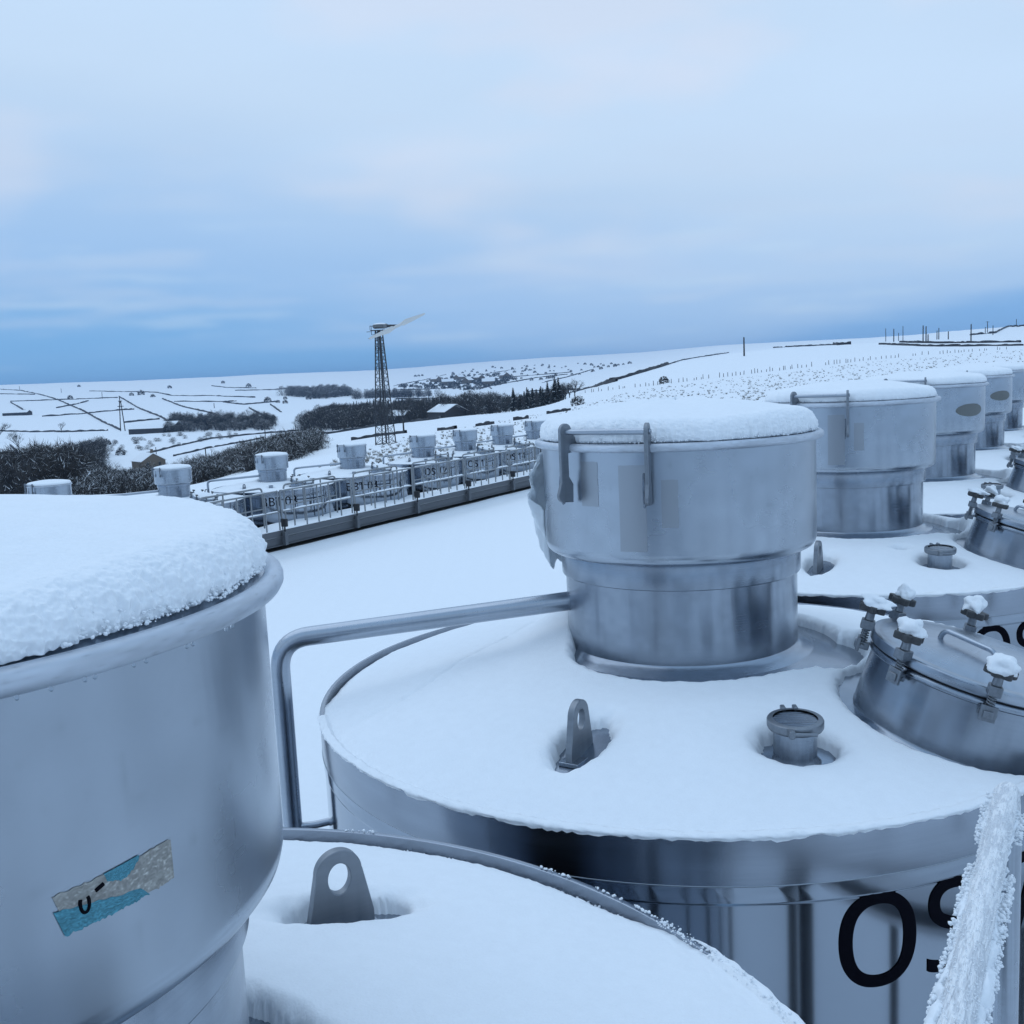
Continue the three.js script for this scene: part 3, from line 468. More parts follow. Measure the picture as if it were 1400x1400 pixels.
function lump(r, sd, sy = 0.75) { const g = mergeVertices(new THREE.IcosahedronGeometry(1, 6).deleteAttribute('normal').deleteAttribute('uv')); const p = g.attributes.position; const uv = []; for (let i = 0; i < p.count; i++) { const x = p.getX(i), y = p.getY(i), z = p.getZ(i); const k = r * (1 + 0.55 * nz(x * 1.3, y * 1.3, z * 1.3 + sd) + 0.12 * nz(x * 4, y * 4, z * 4 + sd) + 0.05 * nz(x * 13, y * 13, z * 13)); p.setXYZ(i, x * k, (y > -0.35 ? y : -0.35 + (y + 0.35) * 0.35) * k * sy, z * k); uv.push(x * r * 2, z * r * 2); } g.setAttribute('uv', new THREE.Float32BufferAttribute(uv, 2)); g.computeVertexNormals(); return g; }
// loose crumbs: many small uneven grains joined into one part
const grainGeo = (() => { const out = []; for (let k = 0; k < 5; k++) { const g = mergeVertices(new THREE.IcosahedronGeometry(1, 0).deleteAttribute('normal').deleteAttribute('uv')), p = g.attributes.position; for (let i = 0; i < p.count; i++) { const s = 1 + 0.5 * nz(p.getX(i) * 1.4 + k * 7, p.getY(i) * 1.4, p.getZ(i) * 1.4); p.setXYZ(i, p.getX(i) * s, p.getY(i) * s * 0.85, p.getZ(i) * s); } g.computeVertexNormals(); out.push(g.toNonIndexed()); } return out; })();
function crumbs(parent, pts) {            // pts: [x, y, z, radius]
  const n = pts.reduce((a, _, i) => a + grainGeo[i % 5].attributes.position.count, 0), P = new Float32Array(n * 3), N = new Float32Array(n * 3), U = new Float32Array(n * 2); let o = 0;
  pts.forEach(([x, y, z, r], i) => { const g = grainGeo[i % 5], gp = g.attributes.position, gn = g.attributes.normal, a = i * 2.39996, c = Math.cos(a), s = Math.sin(a); for (let k = 0; k < gp.count; k++, o++) { const X = gp.getX(k), Z = gp.getZ(k), nx = gn.getX(k), nzz = gn.getZ(k); P[o * 3] = x + r * (X * c - Z * s); P[o * 3 + 1] = y + r * gp.getY(k); P[o * 3 + 2] = z + r * (X * s + Z * c); N[o * 3] = nx * c - nzz * s; N[o * 3 + 1] = gn.getY(k); N[o * 3 + 2] = nx * s + nzz * c; U[o * 2] = X * r; U[o * 2 + 1] = Z * r; } });
  const g = new THREE.BufferGeometry(); g.setAttribute('position', new THREE.BufferAttribute(P, 3)); g.setAttribute('normal', new THREE.BufferAttribute(N, 3)); g.setAttribute('uv', new THREE.BufferAttribute(U, 2));
  const m = part(parent, 'crumbs', g, M.farSnow); m.userData = { kind: 'stuff' }; return m;
}
const snowWhere = ['lying on the nearest tank and its big round lid', 'lying on the tank lettered O S and its lid', 'lying on the second tank of the near row', 'lying on the third tank of the near row', 'lying on the fourth tank of the near row', 'lying on the fifth tank, at the right frame edge'];
nearTanks.forEach((t, i) => {
  const sg = thing('tank_snow', 'snow ' + snowWhere[i], 'snow', 'snow on the near tanks', t.position);
  part(sg, 'roof_layer', i < 2 ? roofSnow(OSR, RIM, i * 11 + 3, 600, 180, { crack: i === 1 }) : i === 2 ? roofSnow(OSR, RIM, 31, 420, 130, { dimple: true }) : roofSnow(OSR, RIM, i * 11 + 3, 220, 70), M.snow);
  part(sg, 'lid_cap', i === 0 ? lidSnow(5, 1100, 210, RIM, 1, 1) : i === 1 ? lidSnow(2, 600, 120, RIM, 0.95, 0.8, 0.012) : lidSnow(i * 7 + 1, 260, 60, RIM, 0.9), i < 2 ? M.crumb : M.snow);
  if (i < 3) { // crumbly foot of the lid snow and ragged snow line along the roof edge
    const pts = [], n = [700, 900, 400][i];
    for (let k = 0; k < n; k++) { const a = i === 0 ? rr(0.45, 1.75) : rr(-1.9, 1.9), e = Math.pow(rnd(), 2.2), r = 0.4585 - 0.012 * e + 0.007 * nz(a * 9, 1, i) + rr(-0.004, 0.003), y = RIM + 0.859 + 0.03 * e + 0.003 * nz(a * 14, 2, i); pts.push([Math.sin(a) * r, y, Math.cos(a) * r, lerp(0.0009, 0.0031, Math.pow(rnd(), 2)) * (i ? 1.15 : 1)]); }
    const m = [1800, 0, 0][i]; for (let k = 0; k < m; k++) { const a = i === 0 ? rr(-0.2, 1.75) : rr(-2.1, 0.1) , far = i === 0 && a > 0.62, r = i === 0 ? (far ? OSR - 0.016 - 0.03 * rnd() * rnd() : OSR - 0.004 - 0.02 * rnd()) : OSR + rr(-0.012, 0.004); if (i === 1 && rnd() < 0.5 + 0.5 * nz(a * 11, 4, 1)) continue; pts.push([Math.cos(a) * r, RIM + (far ? rr(-0.043, -0.028) : rr(0.0, 0.012)), -Math.sin(a) * r, lerp(0.001, 0.0032, Math.pow(rnd(), 2))]); }
    if (i === 0) for (let k = 0; k < 420; k++) { const a = rr(0.35, 1.6); if (nz(a * 13, 7, 3) < 0.12) continue; pts.push([Math.cos(a) * (OSR - 0.007), RIM + rr(0.001, 0.006), -Math.sin(a) * (OSR - 0.007), lerp(0.0012, 0.0042, Math.pow(rnd(), 2))]); }
    crumbs(sg, pts);
  }
  if (i > 0 && i < 4) {
    const base = V(FIT.manway[0], RIM + domeY(0.94, OSR) + 0.03, FIT.manway[1]);
    for (let k = 0; k < 8; k++) { const a = k / 8 * Math.PI * 2 - 0.33, p = V(Math.sin(a) * 0.318, 0.152 + 0.080, Math.cos(a) * 0.318).applyQuaternion(manQ).add(base); const m = part(sg, 'knob_cap', lump(0.031, k * 3.7 + i, 0.8), M.snow); p.y += 0.010; m.position.copy(p); m.rotation.set(0.25, k, -0.25); m.scale.set(1.15 + 0.35 * Math.sin(k * 2.1 + i), 0.85 + 0.25 * Math.sin(k * 3.7 + 1), 1 + 0.2 * Math.cos(k * 1.9)); m.translateX(0.012 * Math.sin(k * 1.3)); m.translateZ(0.01 * Math.cos(k * 2.9)); }
  }
});
const farSnowNames = farNames.map(([t, , l], i) => t ? 'snow on the roof and lid of the ' + (t[0] === 'B' ? 'bright beer ' : '') + 'far tank lettered ' + t + ', ' + ['', '', 'by the bushy hedge', 'left of the turbine', 'right of the turbine', 'before the field wall', 'near the big lid', 'half hidden'][i] : ['snow on the leftmost far tank and its lid', 'snow on the far tank in front of the stone house', '', '', '', '', '', '', 'snow on the hindmost far tank behind the big turret'][i]);
farTanks.forEach((t, i) => {
  const sg = thing('tank_snow', farSnowNames[i], 'snow', 'snow on the far tanks', t.position), R = farNames[i][1];
  part(sg, 'roof_layer', roofSnow(R, FARRIM, i * 5 + 40, 96, 30), M.snow); part(sg, 'lid_cap', lidSnow(i * 3 + 60, 72, 20, FARRIM, 0.8), M.snow);
  const kR = R / 1.2536, base = V(FIT.manway[0] * kR, FARRIM + domeY(0.94 * kR, R) + 0.03, FIT.manway[1] * kR);
  const cg = grid(8, 28, (u, v) => { const a = v * 6.28318, r = u * 0.285, q = V(Math.cos(a) * r, 0.205 + 0.05 * Math.sqrt(Math.max(0, 1 - u * u)) - 0.035 * u, Math.sin(a) * r).applyQuaternion(manQ).add(base); return [q.x, q.y, q.z]; }); part(sg, 'manway_cap', cg, M.snow);
});
// sheet of frozen snow slid off the left of the middle lid
{
  const c = tankMain.position, nA = 60, nH = 46;
  const f = (u, v) => { const a = lerp(3.2, 4.4, u), env = 1 - Math.pow(Math.abs(u - 0.45) / 0.56, 3), low = 0.80 - (0.40 + 0.10 * nz(u * 5, 1, 3) + 0.05 * nz(u * 16, 2, 1)) * clamp(env, 0.12, 1), y = lerp(0.80, low, v), r = 0.478 + 0.052 * Math.pow(Math.sin(v * 2.9), 2) * (0.8 + 0.4 * Math.sin(v * 9)) + 0.016 * nz(u * 6, v * 4, 4) + 0.007 * nz(u * 18, v * 14, 5) - 0.02 * Math.pow(v, 4); return [c.x + Math.cos(a) * r, RIM + y, c.z + Math.sin(a) * r - 0.0, a * 0.5, y]; };
  const inner = grid(nH, nA, (v, u) => { const p = f(u, v), k = 0.012 * (1 - 0.75 * v), dx = p[0] - c.x, dz = p[2] - c.z, l = Math.hypot(dx, dz); return [p[0] - dx / l * k, p[1], p[2] - dz / l * k, p[3], p[4]]; }), outer = grid(nH, nA, (v, u) => f(u, v));
  thingMesh('ice_sheet', merge([inner, outer]), M.ice, 'ragged sheet of frozen snow hanging beside the lettered tank turret', 'ice');
}

// ---------------------------------------------------------------- far walkway with its railings
{
  const deckY = EYE - 3.66, off = 2.72, offIn = 1.86;                 // from the far row's centre line
  const at = (s, o, y) => rowPt(FAR0, s, o, y);
  const seg = 2.86, s0 = -4.2, nPan = 11;
  const plank = (s1, s2, o1, o2, y1, y2) => { const m = new MB(), v = (s, o, y) => at(s, o, y); const A = v(s1, o1, y1), B = v(s2, o1, y1), C = v(s2, o2, y1), D = v(s1, o2, y1), E = v(s1, o1, y2), F = v(s2, o1, y2), G = v(s2, o2, y2), H = v(s1, o2, y2); m.quad(A, B, C, D); m.quad(E, H, G, F); m.quad(A, E, F, B); m.quad(D, C, G, H); m.quad(A, D, H, E); m.quad(B, F, G, C); return m.geo(); };
  const sEnd = s0 + seg * nPan;
  const wk = thing('walkway', 'long raised steel walkway along the far tank row', 'walkway');
  part(wk, 'deck', plank(s0, sEnd, 1.3, off + 0.02, deckY - 0.05, deckY), M.galv);
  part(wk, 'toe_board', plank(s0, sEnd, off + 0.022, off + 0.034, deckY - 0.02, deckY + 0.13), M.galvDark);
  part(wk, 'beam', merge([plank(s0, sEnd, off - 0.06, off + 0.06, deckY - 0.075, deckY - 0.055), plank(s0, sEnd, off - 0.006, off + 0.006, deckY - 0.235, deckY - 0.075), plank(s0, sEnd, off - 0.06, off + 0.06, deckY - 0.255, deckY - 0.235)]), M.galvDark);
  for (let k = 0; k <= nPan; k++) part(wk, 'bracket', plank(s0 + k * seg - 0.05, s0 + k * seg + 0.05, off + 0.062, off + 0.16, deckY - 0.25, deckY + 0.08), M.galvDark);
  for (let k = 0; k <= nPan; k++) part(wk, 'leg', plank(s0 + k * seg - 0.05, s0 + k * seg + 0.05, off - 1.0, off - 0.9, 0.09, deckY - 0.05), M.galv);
  // concrete block added to keep the gap under the deck dark
  const pl = structure('added_plinth', plank(s0 - 6, sEnd + 0.2, -2.2, 2.6, -0.9, 0.10), M.concrete, 'added concrete strip that darkens the gap under the far walkway');
  pl.userData.category = 'ground';
  const ords = ['first', 'second', 'third', 'fourth', 'fifth', 'sixth', 'seventh', 'eighth', 'ninth', 'tenth', 'eleventh'];
  for (let k = 0; k < nPan; k++) {
    const a = s0 + k * seg + 0.05, b = s0 + (k + 1) * seg - 0.05, top = deckY + 1.1;
    const r = thing('guard_rail', `${ords[k]} guard rail panel from the left along the outer walkway edge`, 'railing', 'outer guard rails of the far walkway');
    part(r, 'top_rail', sweep([at(a, off, top), at(b, off, top)], 0.024, 8), M.galv);
    part(r, 'middle_rail', sweep([at(a, off, deckY + 0.58), at(b, off, deckY + 0.58)], 0.02, 8), M.galv);
    for (let i = 0; i <= 6; i++) part(r, 'post', sweep([at(lerp(a, b, i / 6), off + 0.005, deckY + 0.13), at(lerp(a, b, i / 6), off, top)], 0.020, 8), M.galv);
    // snow lying on the rails
    const ridge = (y, w, h) => grid(26, 6, (u, v) => { const th = v * Math.PI, n = 0.6 + 0.8 * clamp(0.5 + nz(u * 9 + k * 3.7, 2, y * 3)), p = at(lerp(a + 0.05, b - 0.05, u), off + Math.cos(th) * w, y + Math.sin(th) * h * n * (nz(u * 7 + k * 5, y, 1) > -0.22 ? 1 : 0.05)); return [p.x, p.y, p.z]; });
    part(r, 'rail_snow', merge([ridge(deckY + 0.595, 0.022, 0.035), ridge(top + 0.018, 0.018, 0.014)]), M.snow);
  }
  // hooped rails on the tank side, one to a gap between ladders
  for (let k = 0; k < 9; k++) {
    const a = -3.2 + k * 2.9, b = a + 2.1;
    const h = thing('hoop_rail', `${ords[k]} rounded hoop rail from the left on the tank side of the walkway`, 'railing', 'hoop rails on the tank side of the far walkway');
    part(h, 'hoop', bentPipe([at(a, offIn, deckY), at(a, offIn, deckY + 1.12), at(b, offIn, deckY + 1.12), at(b, offIn, deckY)], 0.024, 0.12, 8), M.galv);
    part(h, 'middle_rail', sweep([at(a, offIn, deckY + 0.58), at(b, offIn, deckY + 0.58)], 0.018, 8), M.galv);
    for (const t of [0.36, 0.7]) part(h, 'post', sweep([at(lerp(a, b, t), offIn, deckY), at(lerp(a, b, t), offIn, deckY + 1.11)], 0.02, 8), M.galv);
  }
  const ds = grid(220, 14, (u, v) => { const s = lerp(s0, sEnd, u), e = Math.sin(Math.min(1, Math.min(v, 1 - v) * 7) * Math.PI / 2), p = at(s, lerp(1.32, off + 0.03, v), deckY + e * (0.08 + 0.03 * nz(s * 1.5, v * 3, 2)) + 0.002); return [p.x, p.y, p.z]; });
  const dsn = thingMesh('walkway_snow', ds, M.snow, 'snow lying on the deck of the far walkway', 'snow');
  const ledge = grid(200, 6, (u, v) => { const s = lerp(s0, sEnd, u), th = v * Math.PI, k = nz(s * 1.1, 5, 1) > -0.12 ? 0.35 + 0.9 * Math.abs(nz(s * 2.3, 1, 2)) : 0.03, p = at(s, off + 0.028 + Math.cos(th) * 0.028, deckY + 0.128 + Math.sin(th) * 0.05 * k); return [p.x, p.y, p.z]; });
  thingMesh('toe_board_snow', ledge, M.snow, 'broken line of snow on the walkway toe board', 'snow');
  // black flood lamps clipped to the joints
  for (let k = 1; k < nPan; k++) {
    const l = thing('flood_lamp', `black flood lamp on the outer walkway edge, ${ords[k - 1]} from the left`, 'lamp', 'flood lamps along the far walkway');
    part(l, 'housing', boxG(0.17, 0.2, 0.09, 0, 0.11, 0, 0.02), M.dark); part(l, 'stand', boxG(0.03, 0.13, 0.03, 0, -0.05, 0), M.dark);
    l.position.copy(at(s0 + k * seg, off + 0.12, deckY + 0.20)); l.rotation.set(0, -TH, 0.0);
  }
  // diagonal gate frame beside OS 12
  const gt = thing('ladder_gate', 'folded ladder gate with crossed bars beside tank OS 12', 'gate'), gs = 13.0;
  for (const t of [0, 0.75]) part(gt, 'stile', sweep([at(gs + t, offIn - 0.25, deckY), at(gs + t, offIn - 0.25, deckY + 1.2)], 0.022, 8), M.galv);
  part(gt, 'brace', sweep([at(gs, offIn - 0.25, deckY + 0.15), at(gs + 0.75, offIn - 0.25, deckY + 1.05)], 0.018, 8), M.galv);
  part(gt, 'rung', sweep([at(gs, offIn - 0.25, deckY + 0.6), at(gs + 0.75, offIn - 0.25, deckY + 0.6)], 0.018, 8), M.galv);
  part(gt, 'top_bar', sweep([at(gs, offIn - 0.25, deckY + 1.2), at(gs + 0.75, offIn - 0.25, deckY + 1.2)], 0.022, 8), M.galv);
}

// ---------------------------------------------------------------- near walkway and the frosted handrail
{
  const frost = new THREE.MeshStandardMaterial({ map: tex(256, 512, (u, v) => { const n = 0.5 * tn(u * 30, v * 60, 30, 60, 41) + 0.3 * tn(u * 70, v * 140, 70, 140, 42) + 0.2 * tn(u * 9, v * 18, 9, 18, 43), k = sm(0.40, 0.58, n); return [lerp(0.85, 0.95, k), lerp(0.86, 0.955, k), lerp(0.875, 0.96, k)]; }, true), roughness: 0.85, bumpMap: snowBump, bumpScale: 0.0018 });
  const at = (s, o, y) => rowPt(MAIN, s, o, y);
  const deckY = EYE - 1.62, railY = EYE - 0.512, o1 = 1.158;
  // the end of the rail stands a little beyond the nearest tank
  const sEnd = -1.99, sBeg = -4.6;
  const r = thing('hand_rail', 'frosted tubular handrail crusted with snow at lower right', 'railing');
  const P = []; const corner = [at(sBeg, o1, deckY), at(sBeg, o1, railY), at(sEnd, o1, railY), at(sEnd, o1, deckY)];
  { const L = []; for (let i = 0; i < corner.length; i++) L.push(corner[i]);
    const bend = 0.055; let prev = L[0]; P.push(prev.clone());
    for (let i = 1; i < 3; i++) { const a = L[i - 1].clone().sub(L[i]).normalize(), b = L[i + 1].clone().sub(L[i]).normalize(), s = L[i].clone().addScaledVector(a, bend), e = L[i].clone().addScaledVector(b, bend); const n = Math.ceil(prev.distanceTo(s) / 0.006); for (let k = 1; k <= n; k++) P.push(prev.clone().lerp(s, k / n)); const q = new THREE.QuadraticBezierCurve3(s, L[i].clone(), e); for (let k = 1; k <= 10; k++) P.push(q.getPoint(k / 10)); prev = e; }
    part(r, 'end_post', sweep([prev.clone(), L[3].clone()], 0.0152, 20), M.pipe); }
  const g = sweep(P, 0.0142, 40); { const p = g.attributes.position, nn = g.attributes.normal; for (let i = 0; i < p.count; i++) { const x = p.getX(i), y = p.getY(i), z = p.getZ(i); const k = 0.0006 * nz(x * 50, y * 50, z * 50) + 0.0006 * nz(x * 90, y * 90, z * 90) + 0.0006; p.setXYZ(i, x + nn.getX(i) * k, y + nn.getY(i) * k, z + nn.getZ(i) * k); } g.computeVertexNormals(); }
  part(r, 'tube', g, frost);
  // crumbly snow clinging along both flanks of the tube
  const flank = (side, s1, s2, w, drop, sd) => grid(560, 20, (u, v) => { const s = lerp(s1, s2, u), env = Math.pow(Math.max(0, Math.sin(Math.PI * clamp(u * 0.985 + 0.008))), 0.35), gapn = clamp(0.75 + 1.6 * nz(s * 7, sd, 1) + 0.5 * nz(s * 22, sd, 2), 0.15, 1.35) * env, th = v * Math.PI * 2;
    const W = w * gapn, Hh = 0.013 * gapn * (0.7 + 0.5 * clamp(0.5 + nz(s * 14, sd, 6))); const cx = 0.011 + W * 0.5, lx = cx + Math.cos(th) * W, ly = -drop + Math.sin(th) * Hh; const p = at(s, o1 + side * lx, railY + ly); const k = 0.0022 * nz(p.x * 60, p.y * 60, p.z * 60 + sd) + 0.0016 * nz(p.x * 100, p.y * 100, p.z * 100); return [p.x + k * 1.5, p.y + k * 2, p.z + k]; }, 2.2);
  const rs1 = thingMesh('rail_snow', flank(-1, sBeg + 0.1, sEnd - 0.04, 0.0062, 0.004, 3), M.snow, 'crumbly snow along the left flank of the frosted handrail', 'snow', 'snow on the frosted handrail');
  const rs2 = thingMesh('rail_snow', flank(1, sBeg + 0.1, sEnd - 0.10, 0.0065, 0.012, 9), M.snow, 'broken snow clumps along the right flank of the frosted handrail', 'snow', 'snow on the frosted handrail');
  for (const [o, side] of [[rs1, -1], [rs2, 1]]) { const pts = []; for (let k = 0; k < 3000; k++) { const s = rr(-3.1, sEnd - 0.05), cl = nz(s * 9, side * 5, 1); if (cl < (side > 0 ? -0.02 : -0.25)) continue; const q = rnd(), p = at(s, o1 + side * (0.011 + 0.011 * q), railY + (side > 0 ? -0.014 : -0.004) + rr(-0.011, 0.009) * (1 - 0.4 * q)); pts.push([p.x, p.y, p.z, lerp(0.0007, 0.0026, Math.pow(rnd(), 2))]); } crumbs(o, pts); }
  { const pts = []; for (let k = 0; k < 5000; k++) { const s = rr(-3.1, sEnd - 0.05), a = rr(-1.4, 1.4), p = at(s, o1 + Math.sin(a) * 0.0146, railY + Math.cos(a) * 0.0146); pts.push([p.x, p.y, p.z, lerp(0.0003, 0.0008, Math.pow(rnd(), 2))]); } crumbs(r, pts).name = 'frost_crystals'; }
  // deck underfoot and the outer guard rail behind the viewer, mirrored as upright stripes in the tank shells
  const wk = thing('walkway', 'near steel walkway the picture is taken from', 'walkway');
  const slab = (s1, s2, a, b, y1, y2) => { const m = new MB(), A = at(s1, a, y1), B = at(s2, a, y1), C = at(s2, b, y1), D = at(s1, b, y1), E = at(s1, a, y2), F = at(s2, a, y2), G = at(s2, b, y2), H = at(s1, b, y2); m.quad(A, B, C, D); m.quad(E, H, G, F); m.quad(A, E, F, B); m.quad(D, C, G, H); m.quad(A, D, H, E); m.quad(B, F, G, C); return m.geo(); };
  part(wk, 'deck', slab(-9, 16, 1.5, 2.25, deckY - 0.05, deckY), M.galv);
  part(wk, 'beam', slab(-9, 16, 1.9, 1.98, deckY - 0.30, deckY - 0.052), M.galv);
  for (let k = 0; k < 22; k++) { const q = -8 + k * 0.62 + 0.22 * nz(k * 2.2, 1, 1), w = 0.022 + 0.035 * Math.abs(nz(k * 1.3, 4, 4)); part(wk, 'leg', slab(q - w, q + w, 1.55 + 0.5 * (k % 2), 1.65 + 0.5 * (k % 2), -0.32, deckY - 0.052), k % 3 ? M.galvDark : M.paintDark); }  // uneven legs added so that dark upright stripes mirror in the tank shells
  const gr = thing('guard_rail', 'outer guard rail of the near walkway, behind the viewer', 'railing');
  part(gr, 'top_rail', sweep([at(-9, 2.2, deckY + 1.1), at(16, 2.2, deckY + 1.1)], 0.022, 8), M.paintDark);
  part(gr, 'middle_rail', sweep([at(-9, 2.2, deckY + 0.55), at(16, 2.2, deckY + 0.55)], 0.02, 8), M.galv);
  for (let k = 0; k <= 36; k++) part(gr, 'post', sweep([at(-9 + k * 0.694, 2.2, deckY - 0.3), at(-9 + k * 0.694, 2.2, deckY + 1.1)], 0.03, 8), M.paintDark);
  const ds = grid(300, 12, (u, v) => { const s = lerp(-9, 16, u), e = Math.sin(Math.min(1, Math.min(v, 1 - v) * 7) * Math.PI / 2), p = at(s, lerp(1.49, 2.24, v), deckY - (v < 0.01 ? 0.075 : 0) + e * (0.05 + 0.03 * nz(s * 2, v * 3, 2)) + 0.003); return [p.x, p.y, p.z]; });
  thingMesh('walkway_snow', ds, M.snow, 'snow on the deck of the near walkway', 'snow');
}

// ---------------------------------------------------------------- two-bladed wind turbine on a lattice tower
{
  const D = 132, r0 = pixelRay(529, 630), h = Math.hypot(r0.x, r0.z), x = r0.x / h * D, z = -r0.z / h * D, gy = groundAt(x, z);
  const rt = pixelRay(518.5, 452), topY = EYE + rt.y / Math.hypot(rt.x, rt.z) * D, H = topY - gy;
  const t = thing('wind_turbine', 'two bladed wind turbine on a tall dark lattice tower', 'wind turbine', null, V(x, gy, z));
  const dk = new THREE.MeshStandardMaterial({ color: new THREE.Color().setRGB(0.045, 0.05, 0.058), roughness: 0.7, metalness: 0.2 }), pale = new THREE.MeshStandardMaterial({ color: new THREE.Color().setRGB(0.62, 0.61, 0.58), roughness: 0.6 });
  const w = (k) => lerp(1.0, 0.34, k), rotY = 0.35, leg = (i, k) => { const a = rotY + Math.PI / 4 + i * Math.PI / 2; return V(Math.cos(a) * w(k) * 1.35, k * H, Math.sin(a) * w(k) * 1.35); };
  for (let i = 0; i < 4; i++) part(t, 'tower_leg', sweep([leg(i, -0.01), leg(i, 1)], 0.075, 6), dk);
  const bays = 15, m = []; let hs = [0]; for (let i = 1; i <= bays; i++) hs.push(hs[i - 1] + lerp(1.5, 0.85, i / bays)); hs = hs.map((v) => v / hs[bays]);
  for (let b = 0; b < bays; b++) for (let i = 0; i < 4; i++) { const j = (i + 1) % 4; m.push(sweep([leg(i, hs[b]), leg(j, hs[b + 1])], 0.03, 5, false), sweep([leg(j, hs[b]), leg(i, hs[b + 1])], 0.03, 5, false)); if (b % 3 === 0) m.push(sweep([leg(i, hs[b]), leg(j, hs[b])], 0.045, 5, false)); }
  const lat = part(t, 'lattice_bracing', merge(m), dk); lat.userData = { kind: 'stuff' };
  part(t, 'cable_riser', sweep([V(0.1, 0, 0.1), V(0.05, H, 0.05)], 0.11, 6), dk);
  // work platform and nacelle
  const pf = new THREE.Group(); pf.name = 'platform'; t.add(pf); pf.position.y = H; pf.scale.setScalar(0.62);
  part(pf, 'deck', boxG(2.6, 0.12, 2.2, -0.3, 0.06, 0, 0.02), dk);
  part(pf, 'railing', merge([...[[-1.6, -1.1], [-1.6, 1.1], [1, -1.1], [1, 1.1]].flatMap(([a, b]) => [boxG(0.08, 0.9, 0.08, a, 0.5, b)]), boxG(2.7, 0.07, 0.07, -0.3, 0.95, 1.1), boxG(2.7, 0.07, 0.07, -0.3, 0.95, -1.1), boxG(0.07, 0.07, 2.2, -1.6, 0.95, 0), boxG(1.0, 0.09, 0.09, -2.0, -0.15, 0), boxG(0.09, 0.8, 0.09, -1.5, -0.4, 0), boxG(1.1, 0.08, 0.08, -1.0, -0.75, 0)]), dk);
  const na = part(t, 'nacelle', new THREE.CapsuleGeometry(0.36, 1.3, 6, 16).rotateZ(Math.PI / 2).scale(1, 0.85, 1).translate(0.25, H + 0.55, 0), new THREE.MeshStandardMaterial({ color: new THREE.Color().setRGB(0.2, 0.21, 0.22), roughness: 0.6 }));
  part(na, 'snow_top', new THREE.SphereGeometry(1, 20, 10, 0, 6.2832, 0, 1.2).scale(1.0, 0.3, 0.36).translate(0.2, H + 0.66, 0), M.snow);
  // rotor: the hub faces the viewer and to the right; blades lie from lower left to upper right
  const pA = (px, py, d) => { const r = pixelRay(px, py), q = Math.hypot(r.x, r.z); return V(r.x / q * d - x, EYE + r.y / q * d - gy, -r.z / q * d - z); };
  const tipL = pA(504.5, 462, D - 5.8), tipR = pA(580.5, 430, D + 3.0), hub = tipL.clone().lerp(tipR, 0.5), dir = tipR.clone().sub(tipL).normalize();
  const blade = (tip) => { const L = tip.distanceTo(hub), d = tip.clone().sub(hub).normalize(), nrm = V(-0.75, -0.1, 0.65); const fl = nrm.addScaledVector(d, -nrm.dot(d)).normalize(), ch = d.clone().cross(fl).normalize(); const st = []; return grid(24, 12, (u, v) => { const a = v * 6.28318, c = (u < 0.12 ? lerp(0.2, 0.2, u / 0.12) : u < 0.24 ? lerp(0.2, 0.47, (u - 0.12) / 0.12) : lerp(0.47, 0.16, (u - 0.24) / 0.76)) * (u > 0.97 ? 0.5 : 1), th = (u < 0.15 ? 0.16 : 0.09) * (1 - 0.5 * u); const p = hub.clone().addScaledVector(d, u * L).addScaledVector(ch, Math.cos(a) * c + (u > 0.12 ? 0.1 : 0)).addScaledVector(fl, Math.sin(a) * th); return [p.x, p.y, p.z]; }); };
  part(t, 'blade', blade(tipL), pale); part(t, 'blade', blade(tipR), pale);
  part(t, 'hub', sweep([hub.clone(), V(0.9, H + 0.55, 0.0)], 0.17, 10), dk);
}

